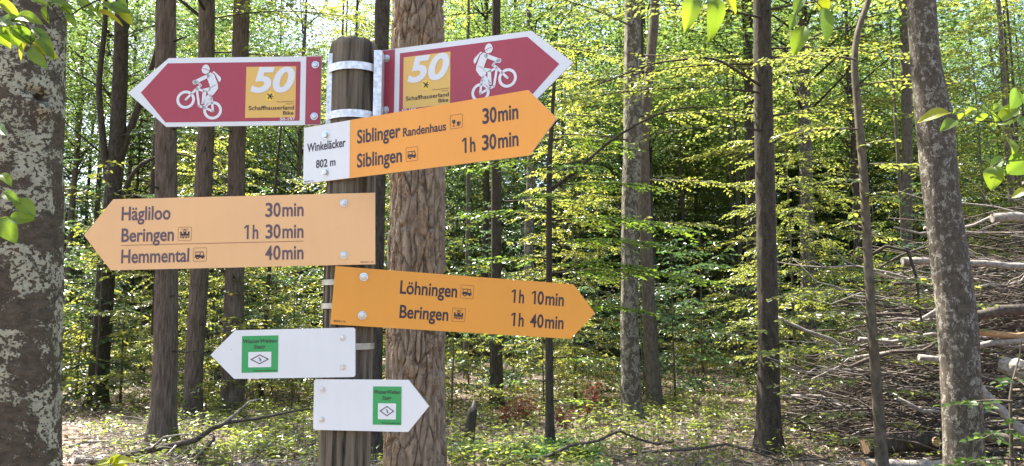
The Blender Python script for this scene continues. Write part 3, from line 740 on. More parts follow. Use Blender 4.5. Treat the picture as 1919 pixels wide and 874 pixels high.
def canopy_leaves(seed, z0, z1, rad, n, leaf, dens_clumps=26):
    """the high crown of a tall tree: sprays gathered in uneven clumps with sky between them"""
    g = np.random.default_rng(seed); Lv = Leaves(); W = Wood()
    W.tube([(0, 0, 1.4), (0, 0, z1 * .6), (0, 0, z1)], [.03, .025, .01], 5)
    for c in range(dens_clumps):
        t = g.random(); h = z0 + (z1 - z0) * t; a = g.random() * 6.28; rr = rad * math.sqrt(g.random()) * (1 - .55 * abs(t - .35))
        c0 = np.array([rr * math.cos(a), rr * math.sin(a), h])
        m = n // dens_clumps
        P = c0 + g.normal(0, 1, (m, 3)) * np.array([.85, .85, .30])
        lay = np.round(P[:, 2] / .28) * .28; P[:, 2] = lay + g.normal(0, .05, m)
        hd = g.random(m) * 6.28
        D = np.column_stack([np.cos(hd), np.sin(hd), g.normal(-.12, .2, m)])
        Lv.add(P, D, np.column_stack([g.normal(0, .5, m), g.normal(-.1, .5, m), np.ones(m)]), leaf * g.uniform(.6, 1.3, m), leaf * .74)
        hb = max(1.5, h - .5 - rr * .35)
        W.tube(np.array([[0, 0, hb], [c0[0] * .5, c0[1] * .5, (hb + h) / 2 + .4], c0]), [.035, .02, .006], 4)
    return W.mesh('limbs'), Lv.mesh('crown', True, seed)

proto_small = [beech_parts(100 + i, 2.6 + .5 * i, .020, .22, 22, 1.25, .086, .095, .046) for i in range(4)]
proto_mid = [beech_parts(200 + i, 8.0 + 1.5 * i, .045, .7, 66, 2.5, .094, .125, .047, rise=(2, 38), prof=lambda t: (1 - t) ** .45 * .8 + .2) for i in range(4)]
proto_fir = [fir_parts(300 + i, 9 + 3 * i, .12, 2.3) for i in range(2)]
proto_canopy = [canopy_leaves(400 + i, 8.0, 17.0, 3.6, 8000, .13, 24 + 4 * i) for i in range(3)]
proto_under = [canopy_leaves(420 + i, 3.0, 13.0, 3.2, 20000, .12, 52 + 4 * i) for i in range(3)]
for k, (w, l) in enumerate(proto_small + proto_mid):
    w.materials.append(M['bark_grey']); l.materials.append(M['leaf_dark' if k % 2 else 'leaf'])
for w, l in proto_fir:
    w.materials.append(M['bark_dark']); l.materials.append(M['needle'])
for w, l in proto_canopy + proto_under:
    w.materials.append(M['bark_dark']); l.materials.append(M['leaf_canopy'])

def plant_tree(name, label, cat, proto, x, y, rz, sc, group=None, parts=('trunk', 'crown')):
    t = thing(name, label, cat, (x, y, float(gh(x, y)) - .03), rz, group)
    t.scale = (sc, sc, sc * random.uniform(.92, 1.1))
    for nm, me in zip(parts, proto): obj(nm, me, None, t)
    return t

# ---------------------------------------------------------------- trunks that stand out
def trunk_mesh(x0, prof, nseg, z_fine, dz, disp=None, top=15.0, seed=0, flare=.35):
    """prof: (x, z, radius) rows from bottom to top, x relative to x0"""
    prof = sorted(prof, key=lambda p: p[1])
    px = [p[0] - x0 for p in prof]; pz = [p[1] for p in prof]; pr = [p[2] for p in prof]
    if pz[0] > .2: px = [px[0]] + px; pz = [0.0] + pz; pr = [pr[0] * 1.06] + pr
    px.append(px[-1] + .1); pz.append(top); pr.append(pr[-1] * .45)
    zs = [-.15]
    while zs[-1] < top:
        zs.append(zs[-1] + (dz if z_fine[0] - .2 < zs[-1] < z_fine[1] else max(dz, .25)))
    zs = np.array(zs); th = np.linspace(0, 2 * np.pi, nseg, endpoint=False)
    T, Z = np.meshgrid(th, zs)
    ker = np.ones(5) / 5
    def sm(a):
        q = np.interp(np.linspace(pz[0], pz[-1], 400), pz, a); q = np.convolve(np.pad(q, 8, mode='edge'), np.ones(17) / 17, 'valid')
        return np.interp(zs, np.linspace(pz[0], pz[-1], 400), q)
    X0 = sm(px)[:, None]; r = sm(pr)[:, None] * np.ones_like(T)
    r = r * (1 + flare * np.exp(-np.clip(Z, 0, 9) / .20) * (1 + .35 * np.sin(T * 4 + seed)))
    r = r * (1 + .05 * (fbm(np.cos(T) * 1.2 + seed, np.sin(T) * 1.2, Z * .9, seed + 3, 3) - .5))
    Y0 = (.04 * np.sin(zs * .7 + seed))[:, None]
    if disp is not None: r = r + disp(T, Z, r)
    V = np.stack([X0 + r * np.cos(T), Y0 + r * np.sin(T), Z], -1).reshape(-1, 3)
    i = np.arange(len(zs) - 1)[:, None] * nseg; j = np.arange(nseg)[None]; j2 = (j + 1) % nseg
    return mesh('trunk', V, quads=np.stack([i + j, i + j2, i + nseg + j2, i + nseg + j], -1).reshape(-1, 4), smooth=True), (zs, sm(px))

def pine_disp(na, k, depth, seed):
    def f(T, Z, r):
        c, n = np.cos(T), np.sin(T)
        wa = fbm(c * 2.6, n * 2.6, Z * 4, seed, 3) - .5; wb = fbm(c * 2.0 + 5, n * 2.0, Z * 3, seed + 7, 3) - .5
        f1, f2, cid = cells(T / (2 * np.pi) * na + wa * 1.5, Z * k + wb * 1.6, na, seed)
        e = np.clip((f2 - f1) / .17, 0, 1)
        h1, h2, cd2 = cells(T / (2 * np.pi) * na * 2 + wb * 3, Z * k * 2.6 + wa * 3, na * 2, seed + 40)      # flakes on the plates
        fl = np.clip((h2 - h1) / .3, 0, 1)
        g2 = fbm(c * 14, n * 14, Z * 22, seed + 4, 3); run = fbm(c * 7, n * 7, Z * 1.4, seed + 9, 3)
        return depth * (e - 1) + depth * .5 * (cid - .5) * e + depth * .30 * (cd2 - .5) * e * fl + depth * .6 * (g2 - .5) + depth * .6 * (run - .5)
    return f
def ridge_disp(na, depth, seed):
    def f(T, Z, r):
        w = 1.6 * (fbm(np.cos(T) * 2, np.sin(T) * 2, Z * 2.2, seed, 3) - .5)
        f1, f2, cid = cells(T / (2 * np.pi) * na + w, Z * 4.0 + 2 * w, na, seed)
        return depth * (np.clip((f2 - f1) / .35, 0, 1) - 1)
    return f
def soft_disp(depth, seed, knots=()):
    def f(T, Z, r):
        d = depth * (fbm(np.cos(T) * 3, np.sin(T) * 3, Z * 4, seed, 4) - .5)
        for a, z, amp, sa, sz in knots:
            q = ((np.angle(np.exp(1j * (T - R(a)))) / sa) ** 2 + ((Z - z) / sz) ** 2); d = d + amp * np.exp(-q)
        return d
    return f

def tall_tree(name, label, Y, prof, bark, nseg=28, z_fine=(0, 8), dz=.1, disp=None, canopy=None, top=15.0, seed=0, limbs=(), cat='tree', group=None, canopy_rot=0.0, csc=1.0):
    x0 = prof[0][0]
    t = thing(name, label, cat, (x0, Y, 0), 0, group)
    me, (zs, xs) = trunk_mesh(x0, prof, nseg, z_fine, dz, disp, top, seed)
    obj('trunk', me, M[bark], t)
    for pts, rad in limbs:                       # limbs and side stems, relative to the foot of the tree
        W = Wood(); pts = np.array(pts, float)
        s = np.linspace(0, 1, len(pts)); s2 = np.linspace(0, 1, len(pts) * 4)
        pts = np.column_stack([np.interp(s2, s, pts[:, c]) for c in range(3)]); pts[1:-1] = (pts[:-2] + pts[1:-1] + pts[2:]) / 3
        W.tube(pts, np.interp(s2, [0, 1], rad), 7)
        obj('limb', W.mesh('limb'), M[bark], t)
    if canopy is not None:
        lm, cr = canopy
        for nm, m_ in (('limbs', lm), ('crown', cr)):
            c = obj(nm, m_, None, t); c.rotation_euler = (0, 0, canopy_rot); c.scale = (csc, csc, 1); c.location = (float(np.interp(10, zs, xs)), 0, 0)
    return t

C3 = proto_canopy
tall_tree('beech_tree', 'thick beech trunk blotched with pale lichen, a dark knot high up', 3.0,
          [(-1.88, 1.05, .143), (-1.906, 1.56, .15), (-1.93, 2.01, .157), (-1.95, 2.44, .161), (-1.968, 2.88, .164)][:0] + [(-1.86, 0, .165), (-1.88, 1.05, .150), (-1.906, 1.56, .152), (-1.93, 2.01, .157), (-1.95, 2.44, .161), (-1.968, 2.88, .163)],
          'bark_beech', nseg=140, z_fine=(.9, 3.2), dz=.014,
          disp=soft_disp(.022, 5, [(330, 2.43, .030, .26, .050), (330, 2.452, -.085, .15, .019), (318, 2.468, -.035, .12, .010), (331, 2.40, .016, .12, .02)]), canopy=C3[0], seed=2)
t_p8 = tall_tree('pine_tree', 'big pine trunk with deeply plated reddish bark right behind the signpost', 5.5,
          [(-.66, 0, .225), (-.668, .59, .209), (-.673, 1.6, .199), (-.678, 2.55, .194), (-.701, 3.95, .187)],
          'bark_pine', nseg=300, z_fine=(.45, 4.2), dz=.009, disp=pine_disp(22, 4.0, .027, 31), canopy=C3[1], seed=4, csc=.45)
t_p3 = tall_tree('pine_tree', 'straight brown conifer trunk with a fallen branch at its foot', 10.04,
          [(-4.441, 0, .172), (-4.437, .38, .159), (-4.447, .92, .15), (-4.505, 2.29, .142), (-4.597, 4.06, .134), (-4.667, 5.9, .13)],
          'bark_thin', nseg=110, z_fine=(0, 6.2), dz=.03, disp=ridge_disp(26, .012, 3), canopy=C3[2], seed=6)
t_con = tall_tree('pine_tree', 'leaning brown conifer trunk, narrower one of the pair behind the upper white board', 12.85,
          [(-5.207, 0, .152), (-5.215, .73, .142), (-5.177, 2.04, .148), (-5.186, 4.74, .14), (-5.299, 7.1, .134)],
          'bark_thin', nseg=90, z_fine=(0, 7.2), dz=.04, disp=ridge_disp(24, .012, 13), canopy=C3[0], seed=9, canopy_rot=1.2)
t_p5 = tall_tree('pine_tree', 'brown conifer trunk standing behind the tip of the upper white board', 13.06,
          [(-4.635, 0, .178), (-4.655, .71, .17), (-4.691, 2.04, .157), (-4.737, 4.33, .142), (-4.728, 7.19, .136)],
          'bark_thin', nseg=90, z_fine=(0, 7.2), dz=.04, disp=ridge_disp(24, .012, 23), canopy=None, seed=12)
tall_tree('dark_trunk_tree', 'dark spotted trunk between the wooden post and the big pine', 9.0,
          [(-1.568, -.05, .085), (-1.57, .99, .078), (-1.572, 2.84, .078), (-1.568, 4.13, .085), (-1.561, 5.45, .09)],
          'bark_dark', nseg=40, z_fine=(0, 5.6), dz=.06, disp=soft_disp(.01, 8), canopy=None, seed=14)
t_frk = tall_tree('forked_tree', 'dark forked tree with a thin crooked side stem before the bright sky gap', 15.0,
          [(-7.90, 0, .19), (-7.862, 1.47, .166), (-7.857, 3.15, .164), (-7.817, 4.73, .152), (-7.851, 6.91, .138), (-7.892, 8.02, .119)],
          'bark_dark', nseg=32, z_fine=(0, 8.4), dz=.08, disp=soft_disp(.02, 18), canopy=None, seed=16,
          limbs=[([(.04, 0, 3.9), (-.12, -.1, 5.0), (-.30, -.1, 6.2), (-.22, -.1, 7.6), (-.45, 0, 9.5)], (.075, .04)),
                 ([(.08, 0, 4.4), (.35, .1, 5.6), (.75, .1, 7.0), (.95, .2, 9.0)], (.085, .03)),
                 ([(.06, 0, 3.6), (.5, 0, 4.6), (1.1, 0, 4.9), (1.6, .1, 4.8)], (.05, .015))])
t_slm = tall_tree('slim_tree', 'slim dark trunk rising behind the point of the orange boards', 14.39,
          [(-.268, 0, .117), (-.291, 1.6, .099), (-.298, 4.6, .091), (-.305, 7.76, .083)], 'bark_dark', nseg=26, dz=.1, disp=soft_disp(.01, 28), canopy=None, seed=19, canopy_rot=2.0)
t_mot = tall_tree('beech_tree', 'pale mottled beech trunk, the thicker of two trunks standing close together', 12.85,
          [(1.946, 0, .17), (1.929, 1.6, .142), (1.973, 3.37, .145), (2.059, 4.74, .165), (2.074, 6.15, .147), (2.091, 7.1, .129)],
          'bark_mottled', nseg=44, z_fine=(0, 7.4), dz=.05, disp=soft_disp(.022, 38), canopy=None, seed=22, canopy_rot=.5)
t_gry = tall_tree('slim_tree', 'plain grey trunk standing close beside the pale mottled beech', 14.39,
          [(2.60, 0, .151), (2.55, 1.6, .125), (2.50, 3.59, .112), (2.49, 5.12, .101), (2.75, 7.4, .09)], 'bark_grey', nseg=30, dz=.1, disp=soft_disp(.012, 48), canopy=None, seed=25)
tall_tree('slim_tree', 'slender dark trunk just behind the dark straight trunk', 19.7,
          [(6.013, 0, .10), (6.107, 4.32, .11), (6.225, 8.57, .112), (6.282, 10.03, .106)], 'bark_dark', nseg=22, dz=.15, disp=soft_disp(.012, 58), canopy=C3[1], seed=27, canopy_rot=1.0)
t_rim = tall_tree('dark_trunk_tree', 'dark straight trunk with leafy twigs low on its stem, near the brush pile', 9.75,
          [(3.146, 0, .150), (3.195, 1.6, .12), (3.236, 3.64, .12), (3.293, 5.77, .109)], 'bark_dark', nseg=60, z_fine=(0, 6), dz=.05, disp=soft_disp(.014, 68), canopy=None, seed=29, canopy_rot=3.0,
          limbs=[([(.06, -.05, 4.6), (-.6, -.3, 4.9), (-1.4, -.5, 4.75), (-2.2, -.6, 4.4)], (.02, .006)), ([(.1, 0, 4.9), (.9, -.2, 5.3), (1.6, -.2, 5.35)], (.02, .006))])
t_lic = tall_tree('beech_tree', 'grey lichened trunk deep in the wood near the thin crooked sapling', 19.38,
          [(7.415, 0, .20), (7.404, 1.6, .175), (7.469, 5.65, .163), (7.537, 9.89, .153)], 'bark_lichen', nseg=30, dz=.1, disp=soft_disp(.02, 78), canopy=C3[0], seed=32, canopy_rot=2.4)
tall_tree('beech_tree', 'swollen lichen-covered trunk standing before the brush pile', 6.2,
          [(3.50, 0, .150), (3.511, .47, .140), (3.529, 1.6, .145), (3.465, 2.46, .131), (3.45, 3.15, .140), (3.447, 3.34, .132), (3.412, 3.6, .113), (3.42, 4.25, .104)],
          'bark_lichen', nseg=110, z_fine=(.3, 4.5), dz=.02, disp=soft_disp(.02, 88, [(335, 3.22, .035, .45, .10)]), canopy=C3[1], seed=35, canopy_rot=4.0)
tall_tree('slim_tree', 'distant grey trunk half hidden behind the swollen lichened trunk', 18.0,
          [(9.03, 0, .13), (9.09, .38, .122), (9.337, 5.36, .114), (9.503, 9.3, .11)], 'bark_grey', nseg=22, dz=.15, disp=soft_disp(.012, 98), canopy=None, seed=38)

def stubs(t, r, zs_, bark, seed, x_at=lambda z: 0.0):
    """broken dead branch ends on a conifer stem"""
    g = np.random.default_rng(seed)
    for z in zs_:
        a = g.uniform(3.2, 6.2); L_ = g.uniform(.10, .45); d = np.array([math.cos(a), math.sin(a), g.uniform(-.1, .35)]); b = np.array([x_at(z), 0, z]) + d * [r * .8, r * .8, 0]
        W = Wood(); W.tube(np.array([b, b + d * (r * .2 + L_ * .5), b + d * (r * .2 + L_) + [0, 0, g.normal(0, .04)]]), [.016, .011, .006], 6); obj('stub', W.mesh('stub'), M[bark], t)

def leafy_limbs(t, spec, bark, leafmat, seed, leaf=.085):
    """leafy side branches on a tall trunk: start point (from the foot), heading, length, rise"""
    g = np.random.default_rng(seed); Lv = Leaves()
    for p0, az, Ln, up in spec:
        W = Wood(); hd = np.array([math.cos(R(az)), math.sin(R(az)), 0]); sd = np.array([-hd[1], hd[0], 0]); s = np.linspace(0, 1, 8)
        pts = np.array(p0, float) + hd * (Ln * s)[:, None] + sd * (g.normal(0, .08) * Ln * s * s)[:, None]; pts[:, 2] += Ln * (up * s - .18 * s * s)
        W.tube(pts, .016 * (1 - s * .8), 5); nk = int(Ln / .10)
        for k in range(nk):
            u = .15 + .85 * (k + g.random() * .5) / nk; b = np.array([np.interp(u, s, pts[:, c]) for c in range(3)])
            a = (1 if k % 2 else -1) * R(g.uniform(30, 62)); d = hd * math.cos(a) + sd * math.sin(a); d[2] = g.normal(.02, .12)
            tl = (.32 * Ln * (1 - u * .55) + .15) * g.uniform(.6, 1.1); m = max(3, int(tl / .042))
            q = (np.arange(m) + g.random(m) * .5) / m; P = b + d * (tl * q)[:, None]; P[:, 2] -= tl * .14 * q * q
            sg = np.where(np.arange(m) % 2 == 0, 1, -1); sv = norm(np.array([-d[1], d[0], 0.0])); ang = R(48) + g.normal(0, .25, m)
            D = d[None] * np.cos(ang)[:, None] + sv[None] * (np.sin(ang) * sg)[:, None]; D[:, 2] += g.normal(-.1, .2, m)
            Lv.add(P, D, np.column_stack([g.normal(0, .45, m), g.normal(-.1, .45, m), np.ones(m)]), leaf * g.uniform(.7, 1.15, m), leaf * .62)
            W.tube(np.array([b, b + d * tl * .9 - [0, 0, tl * .12]]), [.004, .002], 3)
        obj('limb', W.mesh('limb'), M[bark], t)
    obj('foliage', Lv.mesh('foliage', False, seed), M[leafmat], t)

def custom_sapling(name, label, Y, prof, bark, limbs, leafmat, leaf=.085, top=None, seed=0, face=.15):
    """a thin tree whose flat leafy branches are given one by one: height, heading, length"""
    x0 = prof[0][0]; t = thing(name, label, 'sapling', (x0, Y, 0))
    me, (zs, xs) = trunk_mesh(x0, prof, 18, (0, 6), .1, soft_disp(.006, seed), top or prof[-1][1] + 1.5, seed, flare=.2)
    obj('trunk', me, M[bark], t)
    g = np.random.default_rng(seed); Lv = Leaves()
    for h, az, Ln, dense in limbs:
        W = Wood()
        hd = np.array([math.cos(R(az)), math.sin(R(az)), 0]); sd = np.array([-hd[1], hd[0], 0])
        s = np.linspace(0, 1, 7); p0 = np.array([np.interp(h, zs, xs), 0, h])
        pts = p0 + hd * (Ln * s)[:, None] + sd * (g.normal(0, .1) * Ln * s * s)[:, None]; pts[:, 2] += Ln * (.16 * s - .22 * s * s)
        W.tube(pts, .012 * (1 - s * .8), 4)
        for k in range(int(Ln / .085)):
            u = .1 + .9 * (k + g.random() * .5) / int(Ln / .085); b = np.array([np.interp(u, s, pts[:, c]) for c in range(3)])
            a = (1 if k % 2 else -1) * R(g.uniform(30, 58)); d = hd * math.cos(a) + sd * math.sin(a); d[2] = g.normal(-.02, .05)
            tl = (.42 * Ln * (1 - u * .6) + .12) * g.uniform(.6, 1.1); m = max(3, int(tl / .052 * dense))
            q = (np.arange(m) + g.random(m) * .5) / m; P = b + d * (tl * q)[:, None]; P[:, 2] -= tl * .14 * q * q
            sg = np.where(np.arange(m) % 2 == 0, 1, -1); sv = norm(np.array([-d[1], d[0], 0.0])); ang = R(48) + g.normal(0, .25, m)
            D = d[None] * np.cos(ang)[:, None] + sv[None] * (np.sin(ang) * sg)[:, None]; D[:, 2] += g.normal(-.1, .15, m)
            Lv.add(P, D, np.column_stack([g.normal(0, .45, m), g.normal(-face, .45, m), np.ones(m)]), leaf * g.uniform(.7, 1.15, m), leaf * .62)
            W.tube(np.array([b, b + d * tl * .9 - [0, 0, tl * .12]]), [.004, .002], 3)
        obj('limb', W.mesh('limb'), M[bark], t)
    obj('crown', Lv.mesh('crown', False, seed), M[leafmat], t)
    return t
stubs(t_p3, .13, (1.2, 1.9, 2.7, 3.3, 4.1, 4.6, 5.3), 'bark_dark', 41, lambda z: -.035 * z)
stubs(t_con, .14, (1.5, 2.6, 3.4, 4.4, 5.2), 'bark_dark', 42); stubs(t_p5, .14, (1.4, 2.3, 3.6, 4.8, 5.6), 'bark_dark', 43, lambda z: -.02 * z)
leafy_limbs(t_rim, [((.1, -.05, 4.5), 186, 2.6, .12), ((.12, 0, 4.9), 170, 2.2, .1), ((.12, 0, 5.1), 5, 1.9, .12), ((.1, -.05, 4.0), 195, 1.5, .1), ((.1, 0, 4.2), 350, 1.4, .12), ((.12, -.05, 5.5), 200, 2.4, .1), ((.12, -.05, 5.6), 340, 2.2, .1), ((.05, -.05, 1.45), 220, .7, .1), ((.05, -.05, 1.3), 330, .7, .05), ((.05, -.05, 1.1), 260, .5, .05)], 'bark_dark', 'leaf', 901, .07)
leafy_limbs(t_mot, [((.1, -.05, 4.6), 200, 2.4, .1), ((.1, -.05, 5.0), 345, 2.2, .1), ((.12, 0, 5.6), 185, 2.6, .15), ((.12, 0, 6.1), 10, 2.4, .1), ((.12, -.05, 6.6), 220, 2.4, .1), ((.05, 0, 3.2), 330, 1.6, .05), ((.05, 0, 3.9), 350, 2.0, .08)], 'bark_grey', 'leaf', 902, .07)
leafy_limbs(t_frk, [((.05, 0, 3.0), 350, 2.4, .1), ((.05, 0, 4.0), 10, 2.8, .12), ((.05, 0, 5.2), 340, 2.8, .12), ((.0, 0, 6.4), 0, 3.0, .15), ((.0, 0, 7.2), 330, 3.0, .15), ((.0, 0, 2.3), 200, 1.6, .05), ((.0, 0, 3.4), 195, 1.5, .05), ((.0, 0, 7.6), 20, 3.0, .1)], 'bark_dark', 'leaf_dark', 903)
leafy_limbs(t_con, [((.0, .1, 5.6), 350, 2.4, .05), ((.0, .1, 6.2), 10, 3.0, .05), ((.0, .1, 6.8), 340, 3.0, .05), ((.0, .1, 5.0), 330, 1.8, .0)], 'bark_dark', 'leaf', 904)
leafy_limbs(t_slm, [((.0, 0, 3.8), 0, 2.2, .1), ((.0, 0, 4.6), 190, 2.0, .1), ((.0, 0, 5.4), 350, 2.6, .1), ((.0, 0, 6.2), 200, 2.4, .1), ((.0, 0, 6.9), 15, 2.8, .1), ((.0, 0, 7.5), 170, 2.8, .1), ((.0, 0, 3.0), 330, 1.6, .1), ((.0, 0, 2.2), 200, 1.2, .1)], 'bark_dark', 'leaf', 905)
leafy_limbs(t_lic, [((.0, 0, 3.6), 190, 2.4, .1), ((.0, 0, 4.6), 350, 2.8, .1), ((.0, 0, 5.8), 200, 3.0, .1), ((.05, 0, 7.0), 340, 3.2, .1), ((.05, 0, 8.0), 190, 3.2, .1), ((.05, 0, 8.8), 0, 3.2, .1), ((.05, 0, 9.6), 180, 3.2, .1)], 'bark_grey', 'leaf', 906, leaf=.1)
t_sap = custom_sapling('beech_sapling', 'thin sapling with flat green leaf layers beside the orange board tip', 10.16,
               [(.489, 0, .062), (.484, .91, .052), (.488, 2.29, .042), (.499, 3.72, .036)], 'bark_dark',
               [(.55, 20, .6, 1.2), (.8, 170, .6, 1.3), (1.1, 5, .7, 1.3), (1.4, 160, .8, 1.3), (1.75, 350, 1.3, 1.4), (1.9, 200, .8, 1.3), (2.2, 0, 2.1, 1.6), (2.3, 330, 1.3, 1.5), (2.4, 182, .9, 1.3), (2.6, 345, 1.5, 1.5), (2.9, 8, 1.9, 1.6), (3.0, 190, 1.1, 1.3), (3.15, 260, .9, 1.3), (3.35, 350, 1.4, 1.4), (3.5, 300, 1.0, 1.4), (3.7, 170, 1.1, 1.4), (4.0, 20, 1.2, 1.4), (4.3, 220, 1.0, 1.3)], 'leaf_fresh', leaf=.076, seed=51)
W = Wood(); W.tube(bent_path([(.01, 0, 3.3), (.35, -.1, 3.55), (.8, -.15, 3.95), (1.3, -.2, 4.25), (1.75, -.25, 4.38), (2.2, -.3, 4.35)]), np.linspace(.026, .007, 21), 7); obj('limb', W.mesh('limb'), M['bark_dark'], t_sap)
custom_sapling('beech_sapling', 'thin crooked sapling growing in front of the brush pile', 8.41,
               [(3.90, 0, .062), (3.871, 1.6, .050), (3.885, 3.36, .046), (3.851, 4.45, .036), (3.90, 4.82, .034), (4.093, 5.3, .034)], 'bark_grey',
               [(.35, 200, .6, 1.2), (.5, 340, .5, 1.2), (.6, 190, .8, 1.3), (.85, 320, .7, 1.3), (.95, 185, 1.0, 1.4), (1.15, 350, .8, 1.3), (1.3, 190, 1.2, 1.5), (1.42, 300, 1.0, 1.4), (1.55, 350, 1.1, 1.4), (1.65, 200, 1.1, 1.4), (1.8, 345, 1.1, 1.5), (1.9, 175, 1.0, 1.4), (2.0, 330, .9, 1.4), (2.5, 20, .3, 1.5), (2.65, 200, .35, 1.5), (2.8, 100, .3, 1.5), (2.95, 300, .35, 1.5), (3.1, 200, .6, 1.3), (3.3, 10, .8, 1.3), (3.5, 280, .5, 1.3), (3.7, 170, .9, 1.3), (4.2, 350, 1.0, 1.3), (4.5, 190, 1.1, 1.3)], 'leaf', leaf=.075, seed=61, face=.3)
custom_sapling('beech_sapling', 'low leafy sapling growing against the swollen lichened trunk', 5.6,
               [(3.52, 0, .018), (3.54, .6, .014), (3.56, 1.1, .01)], 'bark_grey',
               [(.35, 200, .5, 1.6), (.42, 330, .6, 1.6), (.5, 250, .55, 1.6), (.56, 20, .6, 1.6), (.62, 200, .5, 1.6), (.7, 300, .6, 1.6), (.76, 340, .7, 1.6), (.82, 220, .5, 1.6), (.9, 270, .5, 1.6), (.96, 350, .6, 1.6), (1.02, 195, .5, 1.6), (1.1, 320, .5, 1.6), (1.18, 240, .4, 1.6), (1.24, 10, .45, 1.6)], 'leaf_fresh', leaf=.06, top=1.4, seed=71, face=.8)
custom_sapling('beech_sapling', 'slim sapling with bare stem between the white boards and pine', 15.5,
               [(-4.95, 0, .05), (-4.9, 2.0, .04), (-4.8, 4.5, .03)], 'bark_dark', [(1.0, 20, .9, 1), (1.4, 190, 1.0, 1), (1.9, 330, .9, 1), (2.5, 180, 1.0, 1), (3.1, 20, 1.0, 1), (3.8, 200, 1.2, 1), (4.4, 0, 1.2, 1)], 'leaf', seed=81)

# ---------------------------------------------------------------- the wood behind
placed = []
def spot(x, y, gap):
    for a, b, c in placed:
        if (x - a) ** 2 + (y - b) ** 2 < max(gap, c) ** 2: return False
    placed.append((x, y, gap)); return True
def scatter(n, ylo, yhi, gap, wid, seed, ok=None):
    g = np.random.default_rng(seed); out = []; tries = 0
    while len(out) < n and tries < 6000:
        tries += 1
        y = math.sqrt(g.uniform(ylo ** 2, yhi ** 2)); x = g.uniform(-wid, wid) * y
        if ok and not ok(x, y): continue
        if spot(x, y, gap): out.append((x, y, g.random() * 6.28, g.random()))
    return out
GLADES = ((-.6, 4.6, 8.8, 14.5), (-6.2, -2.6, 8.4, 11.5), (4.2, 8.0, 8.6, 10.2), (1.8, 7.2, 15.0, 18.5), (-9.0, -5.4, 13.0, 16.5))
def open_to_sun(x, y, H, rad=1.0):
    """true where a tree of height H leaves the sunny glades in the wood free of shade"""
    k = 1 / math.tan(SUN_EL)
    for h in np.linspace(1.5, H, 8):
        a, b = x - SUN_X * k * h, y - SUN_Y * k * h
        for x0, x1, y0, y1 in GLADES:
            if x0 - rad < a < x1 + rad and y0 - rad < b < y1 + rad: return False
    return True
def gap_left(x, y):                               # the sky gap beside the forked tree
    a = x / y
    return not (-.60 < a < -.50 and y > 12)
LAND = [(-.70, 'the thick lichened beech'), (-.52, 'the dark forked tree'), (-.44, 'the conifer with the fallen branch'), (-.385, 'the pair of conifers'), (-.27, 'the upper white board'), (-.20, 'the signpost'), (-.12, 'the big pine'),
        (-.02, 'the slim dark trunk'), (.05, 'the thin layered sapling'), (.15, 'the pale mottled beech'), (.235, 'the plain grey trunk'), (.32, 'the dark straight trunk'), (.385, 'the grey lichened trunk'), (.465, 'the thin crooked sapling'), (.56, 'the swollen lichened trunk'), (.68, 'the brush pile')]
def behind(x, y): return min(LAND, key=lambda l: abs(l[0] - x / y))[1]
far_canopy = []
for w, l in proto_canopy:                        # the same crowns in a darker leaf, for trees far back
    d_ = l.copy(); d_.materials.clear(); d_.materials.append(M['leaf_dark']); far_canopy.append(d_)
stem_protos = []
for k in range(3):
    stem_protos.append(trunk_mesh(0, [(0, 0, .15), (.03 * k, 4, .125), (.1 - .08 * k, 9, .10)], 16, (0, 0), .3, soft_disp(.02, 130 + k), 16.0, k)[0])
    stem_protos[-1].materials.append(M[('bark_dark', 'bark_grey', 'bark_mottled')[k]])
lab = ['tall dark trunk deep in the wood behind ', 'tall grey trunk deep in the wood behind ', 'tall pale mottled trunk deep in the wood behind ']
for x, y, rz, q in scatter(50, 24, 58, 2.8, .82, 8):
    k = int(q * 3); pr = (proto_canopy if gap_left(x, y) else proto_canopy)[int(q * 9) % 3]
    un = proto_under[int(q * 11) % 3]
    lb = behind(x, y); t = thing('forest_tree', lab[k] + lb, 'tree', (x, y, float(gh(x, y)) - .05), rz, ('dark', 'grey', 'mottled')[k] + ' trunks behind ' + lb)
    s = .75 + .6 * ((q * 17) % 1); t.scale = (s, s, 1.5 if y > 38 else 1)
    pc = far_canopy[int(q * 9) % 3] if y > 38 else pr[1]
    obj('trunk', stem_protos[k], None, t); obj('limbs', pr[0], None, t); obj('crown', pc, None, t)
    if gap_left(x, y) and y > 33:
        obj('limbs', un[0], None, t); obj('crown', un[1], None, t)

for x, y, rz, q in scatter(24, 16, 33, 1.6, .68, 18):
    lb = behind(x, y); k = int(q * 2); t = thing('slim_tree', 'slim %s stem among the leaves behind %s' % (('dark', 'grey')[k], lb), 'tree', (x, y, float(gh(x, y)) - .05), rz, 'slim %s stems behind %s' % (('dark', 'grey')[k], lb))
    t.scale = (.5, .5, .9); obj('trunk', stem_protos[k], None, t); c = obj('crown', proto_small[int(q * 4)][1], None, t); c.location = (.1, 0, 12.5); c.scale = (2, 2, 1.2)
for x, y, rz, k, sc_, lb in ((1.25, 15.6, 2.0, 2, .62, 'well lit young beech between the thin sapling and the mottled beech'),                              (5.3, 14.6, 1.0, 2, .66, 'well lit young beech beyond the twigs of the brush pile'), (9.6, 15.6, 2.6, 2, .74, 'well lit young beech rising behind the swollen lichened trunk'), (-6.6, 17.2, 4.0, 0, .8, 'well lit young beech between the forked tree and the conifers'), (-3.2, 16.8, .9, 2, .76, 'well lit young beech rising behind the upper white board')):
    placed.append((x, y, 1.6)); plant_tree('young_beech', lb, 'tree', proto_mid[k], x, y, rz, sc_)
